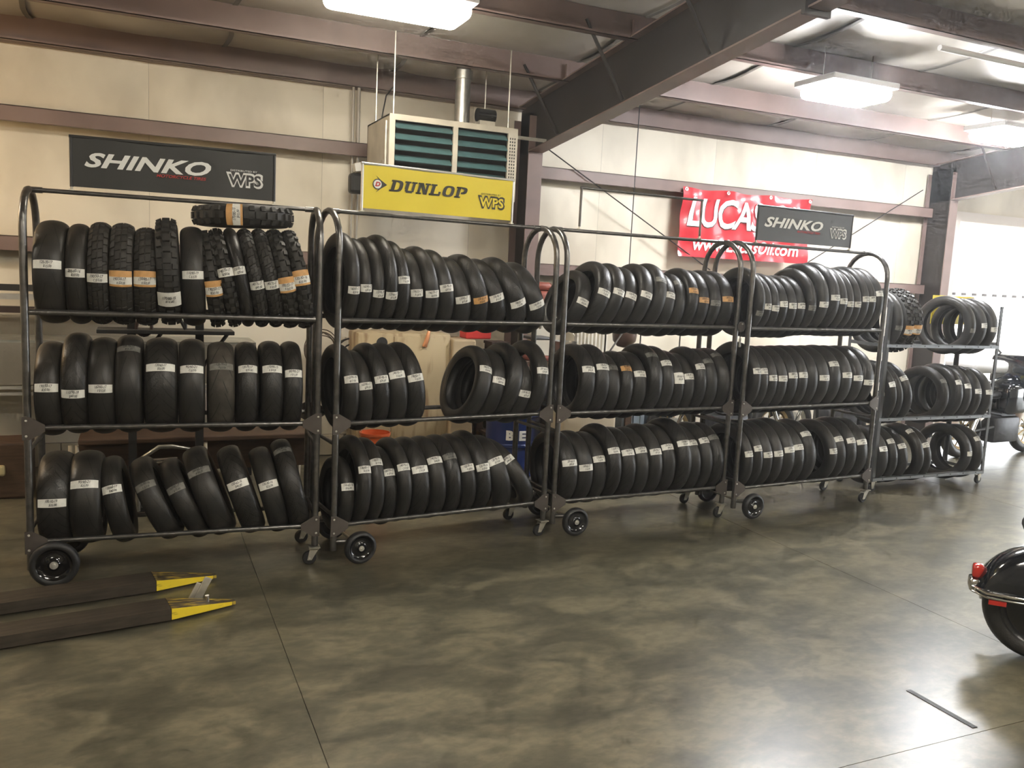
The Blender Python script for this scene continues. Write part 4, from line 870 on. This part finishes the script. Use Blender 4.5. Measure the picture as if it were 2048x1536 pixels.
# orange pail
q = at(750, 870, 6.9); ob = thing('orange_bucket', 'orange plastic bucket with wire handle on the floor behind racks', 'bucket', (q.x, 6.9, 0))
zt = at(750, 864, 6.9).z
MB().lathe([(0, .004), (.095, .004), (.1, 0), (.125, zt), (.13, zt), (.13, zt-.02), (.12, zt-.02), (.1, .02), (0, .02)], 'Z', 24).obj('body', mat('orange_plastic', (.65, .12, .03), .4), ob, smooth=40)
MB().tube([(-.125, 0, zt-.02)]+[(-.13*math.cos(k*PI/10), -.02, zt-.02+.13*math.sin(k*PI/10)) for k in range(1, 10)]+[(.125, 0, zt-.02)], .003, 5).obj('handle', M_zinc, ob)
# pale tank and grey bins on the floor behind the empty-frame rack
a, b_ = at(1122, 840, 6.6), at(1234, 840, 6.6)
tk = thing('cream_tank', 'cream plastic tank on a stand behind the empty-frame rack', 'tank', ((a.x+b_.x)/2, 6.8, 0)); tw_ = (b_.x-a.x)/2
MB().bevbox(-tw_, tw_, -.2, .25, .30, .86, .04).obj('tank_body', mat('cream_plastic', (.72, .60, .42), .4), tk, smooth=50)
for sx_ in (-1, 1):
    for sy_ in (-1, 1): MB().box(sx_*(tw_-.05)-.02, sx_*(tw_-.05)+.02, .02+sy_*.18-.02, .02+sy_*.18+.02, 0, .30).obj('stand_leg', M_black, tk)
M_bin = mat('grey_bin', (.24, .28, .31), .45)
for i, (u0, u1) in enumerate(((1237, 1286), (1288, 1342))):
    a, b_ = at(u0, 840, 7.2), at(u1, 840, 7.2); w_ = (b_.x-a.x)/2
    bb = thing('storage_bin', ['blue-grey plastic bin next to the cream tank', 'blue-grey plastic bin, right of its twin behind the racks'][i], 'bin', ((a.x+b_.x)/2, 7.35, 0), 0, 'grey storage bins')
    MB().bevbox(-w_+.01, w_-.01, -.2, .2, 0, .62, .02).obj('body', M_bin, bb, smooth=40); MB().bevbox(-w_, w_, -.215, .215, .62, .66, .01).obj('lid', M_bin, bb, smooth=40)
    for k in (-1, 0, 1): MB().box(k*w_*.55-.008, k*w_*.55+.008, -.212, -.2, .04, .6).obj('rib', M_bin, bb)
# hose and cable loops hung on the wall
M_hose = mat('black_hose', (.02, .02, .02), .45)
def loops(name, lab, u, v, Y, rad, n, m_, wob=.02, rr=.008):
    q = at(u, v, Y); t = thing(name, lab, 'cable', (q.x, Y, q.z)); rnd = random.Random(u)
    for k in range(n):
        r0 = rad*(1+rnd.uniform(-.15, .15)); ox, oz = rnd.uniform(-wob, wob), rnd.uniform(-wob, wob)
        MB().tube([(ox+r0*.85*math.cos(a*PI/12), -.012*k+.01*math.sin(a*PI/6+k), oz-rad*.6+r0*math.sin(a*PI/12)) for a in range(24)], rr, 6, closed=True).obj('loop', m_, t, smooth=60)
    MB().tube([(0, -.05, rad*.35), (0, YW-.03-Y, rad*.35)], .006, 6).obj('hook', M_zinc, t)
loops('cable_coil', 'coil of thin brown cable on the wall between the first two racks', 645, 680, 7.72, .17, 5, mat('brown_cable', (.10, .07, .05), .5), .02, .005)
loops('hose_coil', 'black hose loops on the wall behind the yellow-sign rack, left', 700, 690, 7.7, .15, 3, M_hose, .03)
loops('hose_coil', 'large black hose loop on the wall behind the yellow-sign rack', 760, 675, 7.68, .2, 2, M_hose, .02, .009)
loops('hose_coil', 'coil of tan air hose resting low on the wall behind the yellow-sign rack', 728, 700, 7.66, .13, 4, mat('tan_hose', (.3, .24, .16), .5), .02, .006)
# steel service stand behind the leftmost rack
p0, p1 = at(194, 660, 6.6), at(466, 661, 6.6)
st = thing('service_stand', 'dark steel service stand with flat top bar behind the black-sign rack', 'stand', ((p0.x+p1.x)/2, 6.6, 0)); hw_ = (p1.x-p0.x)/2; zt = p0.z
MB().bevbox(-hw_, hw_, -.12, .12, zt-.014, zt+.014, .004).obj('top_bar', M_black, st)
for u in (263, 399):
    x = at(u, 650, 6.6).x-(p0.x+p1.x)/2
    MB().box(x-.028, x+.028, -.03, .03, .03, zt+.5).obj('post', M_black, st); MB().box(x-.2, x+.2, -.25, .25, 0, .03).obj('foot', M_black, st)
    MB().tube([(x+.03, 0, zt-.25), (x+.2, 0, zt-.01)], .014, 6).obj('brace', M_black, st)
x = at(370, 650, 6.6).x-(p0.x+p1.x)/2
MB().tube([(x-.09, -.06, zt+.2), (x, -.06, zt+.02)], .012, 6).tube([(x, -.06, zt+.2), (x, -.06, zt+.02)], .012, 6).tube([(x-.09, -.06, zt+.2), (x, -.06, zt+.2)], .012, 6).obj('bracket', M_black, st)
x = at(288, 648, 6.6).x-(p0.x+p1.x)/2
MB().tube([(x+.05*math.cos(k*PI/8), -.05, zt+.03+.06*math.sin(k*PI/8)) for k in range(16)], .012, 6, closed=True).obj('clamp_ring', M_dkbrown, st, smooth=60)
# steel stock bench at far left
a = at(0, 770, 7.3); 
sb = thing('stock_bench', 'long bench with diamond-plate front and steel bars at far left', 'bench', (-1.6, 7.25, 0)); bl = 2.5
M_dia = bpy.data.materials.new('diamond_plate'); nt, N, L, b = nodes(M_dia); b.inputs['Base Color'].default_value = (.28, .26, .22, 1); b.inputs['Metallic'].default_value = .6; b.inputs['Roughness'].default_value = .42
vo = N.new('ShaderNodeTexVoronoi'); vo.inputs['Scale'].default_value = 38; tc = N.new('ShaderNodeTexCoord'); L.new(tc.outputs['Object'], vo.inputs['Vector']); bp = N.new('ShaderNodeBump'); bp.inputs['Strength'].default_value = .6; L.new(vo.outputs['Distance'], bp.inputs['Height']); L.new(bp.outputs[0], b.inputs['Normal'])
z1, z0 = at(0, 685, 7.25).z, at(0, 770, 7.25).z
MB().box(0, bl, 0, .012, z0, z1).obj('front_panel', M_dia, sb); MB().box(0, bl, 0, .5, z1, z1+.02).obj('top', M_galv, sb)
for v in (775, 787):
    z = at(0, v, 7.25).z; MB().box(0, bl, -.03, 0, z-.012, z+.012).obj('edge_bar', M_alu, sb)
for x in (.05, bl-.05):
    for y in (.04, .46): MB().box(x-.025, x+.025, y-.025, y+.025, 0, z1).obj('leg', M_black, sb)
for i, (v, h, m_, lab) in enumerate(((574, .05, M_black, 'black steel bar on wall brackets at far left'), (592, .045, M_alu, 'silver steel bar on wall brackets at far left'), (618, .05, M_dkbrown, 'brown steel bar on wall brackets at far left'))):
    z = at(0, v, 7.6).z; s = thing('steel_bar', lab, 'bar', (-2.2, 7.6, z), 0, 'steel bars on wall brackets')
    MB().box(0, 2.4, -.03, .03, -h/2, h/2).obj('bar', m_, s)
    for x in (.3, 2.1): MB().box(x-.02, x+.02, .03, YW-7.6, -h/2-.02, -h/2).obj('bracket', M_black, s)
# timber skids and crate under the bench, bench legs and bent chrome bar behind the bottom tier
cr2 = tag(MB().bevbox(-1.3, -.72, 6.9, 7.2, .0, .42, .02).obj('wooden_crate', M_wood), 'brown wooden crate on the floor left of the black-sign rack', 'crate')
tag(MB().bevbox(-1.0, -.88, 6.86, 6.9, .18, .26, .015).obj('rag', mat('rag_yellow', (.6, .52, .3), .8)), 'small pale rag hung on the brown wooden crate', 'rag')
lt = thing('low_table', 'low wooden table with pale twin legs behind the bottom tires', 'table', (.35, 6.7, 0)); 
MB().bevbox(-.75, .95, 0, .5, .42, .46, .008).obj('table_top', M_wood, lt); MB().box(-.75, .95, .1, .13, .18, .40).obj('back_board', M_wood, lt)
for u in (147, 405):
    x = at(u, 880, 6.72).x-.35
    for d in (-.022, .022): MB().tube([(x+d, .02, 0), (x+d, .02, .42)], .014, 8).obj('leg', mat('pale_leg', (.62, .56, .45), .4), lt, smooth=50)
for x in (-.7, .9): MB().tube([(x, .46, 0), (x, .46, .42)], .014, 8).obj('leg', mat('pale_leg', (.62, .56, .45), .4), lt, smooth=50)
pts = [at(275, 922, 6.3), at(318, 894, 6.3), at(345, 893, 6.3), at(382, 898, 6.3)]
be = thing('exhaust_pipe', 'bent chrome exhaust pipe with slotted tip behind the bottom tires', 'pipe', (pts[0].x, 6.3, 0))
MB().tube([(0, 0, .02), (0, 0, pts[0].z)]+[(q.x-pts[0].x, 0, q.z) for q in pts[1:]]+[(pts[3].x-pts[0].x+.1, 0, .02)], .016, 8).obj('bent_tube', M_galv, be, smooth=50)
q0, q1 = at(288, 922, 6.3), at(355, 917, 6.3)
MB().tube([(q0.x-pts[0].x, -.03, q0.z), (q1.x-pts[0].x, -.03, q1.z)], .018, 10).tube([(q0.x-pts[0].x+.02, -.03, q0.z-.05), (q1.x-pts[0].x-.08, -.03, q1.z-.06)], .012, 10).obj('cross_bar', M_chrome, be, smooth=50)
# disc lock on the post between third and fourth racks
x, y, a_ = POSE[2]; P = Vector((x, y, 0))+Vector((math.cos(a_), math.sin(a_), 0))*(TW+.02)+Vector((math.sin(a_), -math.cos(a_), 0))*.035
lk = thing('disc_lock', 'round grey disc lock with dangling key on the rack post', 'lock', (P.x, P.y, 1.49), a_)
MB().tube([(.033*math.cos(k*PI/10), 0, .036*math.sin(k*PI/10)) for k in range(20)], .006, 8, closed=True).obj('ring', M_rack, lk, smooth=60)
MB().lathe([(0, -.008), (.03, -.006), (.032, .006), (0, .006)], 'Y', 20).obj('disc', M_plate, lk, smooth=40); MB().lathe([(0, -.014), (.006, -.012), (.007, -.006)], 'Y', 8, (.004, 0, .022)).obj('rivet', M_bolt, lk)
MB().tube([(0, 0, -.036), (-.003, 0, -.085)], .004, 6).obj('cord', M_black, lk); MB().bevbox(-.011, .009, -.004, .004, -.155, -.085, .003).obj('key', M_alu, lk)
# yellow card on the far rack
yc0, yc1 = at(1866, 590, 5.93), at(1985, 640, 5.93)
yk = thing('yellow_card', 'yellow placard behind the tires of the far signless rack', 'sign', ((yc0.x+yc1.x)/2, 5.93, 1.2)); hw_ = (yc1.x-yc0.x)/2
MB().box(-.006, .006, 0, .006, -.12, .36).obj('stake', M_slotd, yk)
MB().bevbox(-hw_, hw_*.3, -.004, .0, yc0.z-1.2-.28, yc0.z-1.2+.0, .001).obj('card', M_yellow, yk)

# ================================================================== pallet jack in the left foreground
fa = math.atan2(4.221-4.115, .144+.568)
pj = thing('pallet_jack', 'brown pallet jack with yellow fork tips entering from the left', 'pallet jack', (-.56, 4.21, 0), fa)
M_fork = mat('worn_brown_steel', (.075, .06, .044), .5, .2, noise=.5, nscale=7, stretch=(1, 6, 6))
M_forky = mat('worn_yellow', (.80, .60, .03), .5, nscale=9, dark=(.5, .36, .03), stretch=(1, 5, 5), nlo=.36, nhi=.42)
M_forkw = mat('worn_tip_top', (.42, .30, .04), .5, nscale=8, dark=(.06, .045, .03), stretch=(1.2, 7, 7), nlo=.5, nhi=.6)
for k, yy in enumerate((0, .42)):
    fk = thing_part('fork', pj, (0, yy, 0))
    MB().prism([(-.9, 0), (-.9, .16), (.71, .16), (.71, 0)], .064, .070, 'XY').prism([(-.9, -.0), (.71, 0), (.71, .006), (-.9, .006)], .012, .064, 'XY').prism([(-.9, .154), (.71, .154), (.71, .16), (-.9, .16)], .012, .064, 'XY').obj('fork_channel', M_fork, fk)
    x0, x1 = .712, 1.04
    MB().add([(x0, 0, .012), (x0, 0, .07), (x1, .065, .03), (x1, .065, .012), (x0, .16, .012), (x0, .16, .07), (x1, .095, .03), (x1, .095, .012)], [(0, 1, 2, 3), (4, 7, 6, 5), (1, 5, 6, 2), (0, 3, 7, 4), (3, 2, 6, 7), (0, 4, 5, 1)]).obj('fork_tip', M_forkw, fk)
    MB().add([(x0, -.0015, .014), (x0, -.0015, .0705), (x1-.02, .0595, .032), (x1-.02, .0595, .014), (x0, .001, .014), (x0, .001, .0705), (x1-.02, .062, .032), (x1-.02, .062, .014)], [(0, 1, 2, 3), (4, 7, 6, 5), (1, 5, 6, 2), (0, 3, 7, 4), (3, 2, 6, 7), (0, 4, 5, 1)]).obj('yellow_stripe', M_forky, fk)
    MB().tube([(.62, .05, .032), (.62, .11, .032)], .03, 14).obj('load_roller', M_zinc, fk, smooth=40)
MB().bevbox(-1.05, -.9, -.02, .6, .012, .5, .03).obj('pump_housing', mat('jack_blue', (.03, .05, .09), .4), pj, smooth=40)
MB().tube([(-1.0, .29, .5), (-1.15, .29, 1.15)], .02, 8).tube([(-1.15, .12, 1.15), (-1.15, .46, 1.15)], .016, 8).obj('handle', M_black, pj, smooth=50)
MB().tube([(-1.0, .2, .08), (-1.0, .38, .08)], .08, 18).obj('steer_wheel', M_blackrub, pj, smooth=40)
# ratchet bracket lying between the fork tips
q = on_floor(388, 1212); rb = thing('ratchet_bracket', 'scuffed metal ratchet bracket lying between the yellow fork tips', 'bracket', (q.x, q.y, 0), fa)
MB().bevbox(-.16, .06, -.05, .0, .0, .03, .006).obj('base_bar', M_fork, rb)
MB().bevbox(-.02, .02, .0, .012, .0, .16, .004, Matrix.Rotation(R(28), 4, 'Y')).bevbox(-.045, -.02, .002, .014, .0, .12, .004, Matrix.Rotation(R(28), 4, 'Y')).obj('upright_plate', M_zinc, rb)
MB().tube([(.055, -.07, .005), (.05, -.07, .075)], .011, 10).obj('pin', M_chrome, rb, smooth=50)

# ================================================================== faint scatter volume added to imitate veiling lens glare
if VEIL:
    M_veil = bpy.data.materials.new('glare_veil'); M_veil.use_nodes = True; nt = M_veil.node_tree; nt.nodes.clear()
    out = nt.nodes.new('ShaderNodeOutputMaterial'); vs = nt.nodes.new('ShaderNodeVolumeScatter'); vs.inputs['Density'].default_value = VEIL; vs.inputs['Anisotropy'].default_value = .78
    vs.inputs['Color'].default_value = (.97, .98, 1, 1); nt.links.new(vs.outputs[0], out.inputs['Volume'])
    hz = MB().box(-7.9, 19.9, -7.9, 7.9, .01, 5.2).obj('glare_volume', M_veil); tag(hz, 'faint added scatter volume imitating lens glare toward the bright bay door', 'haze', kind='stuff')
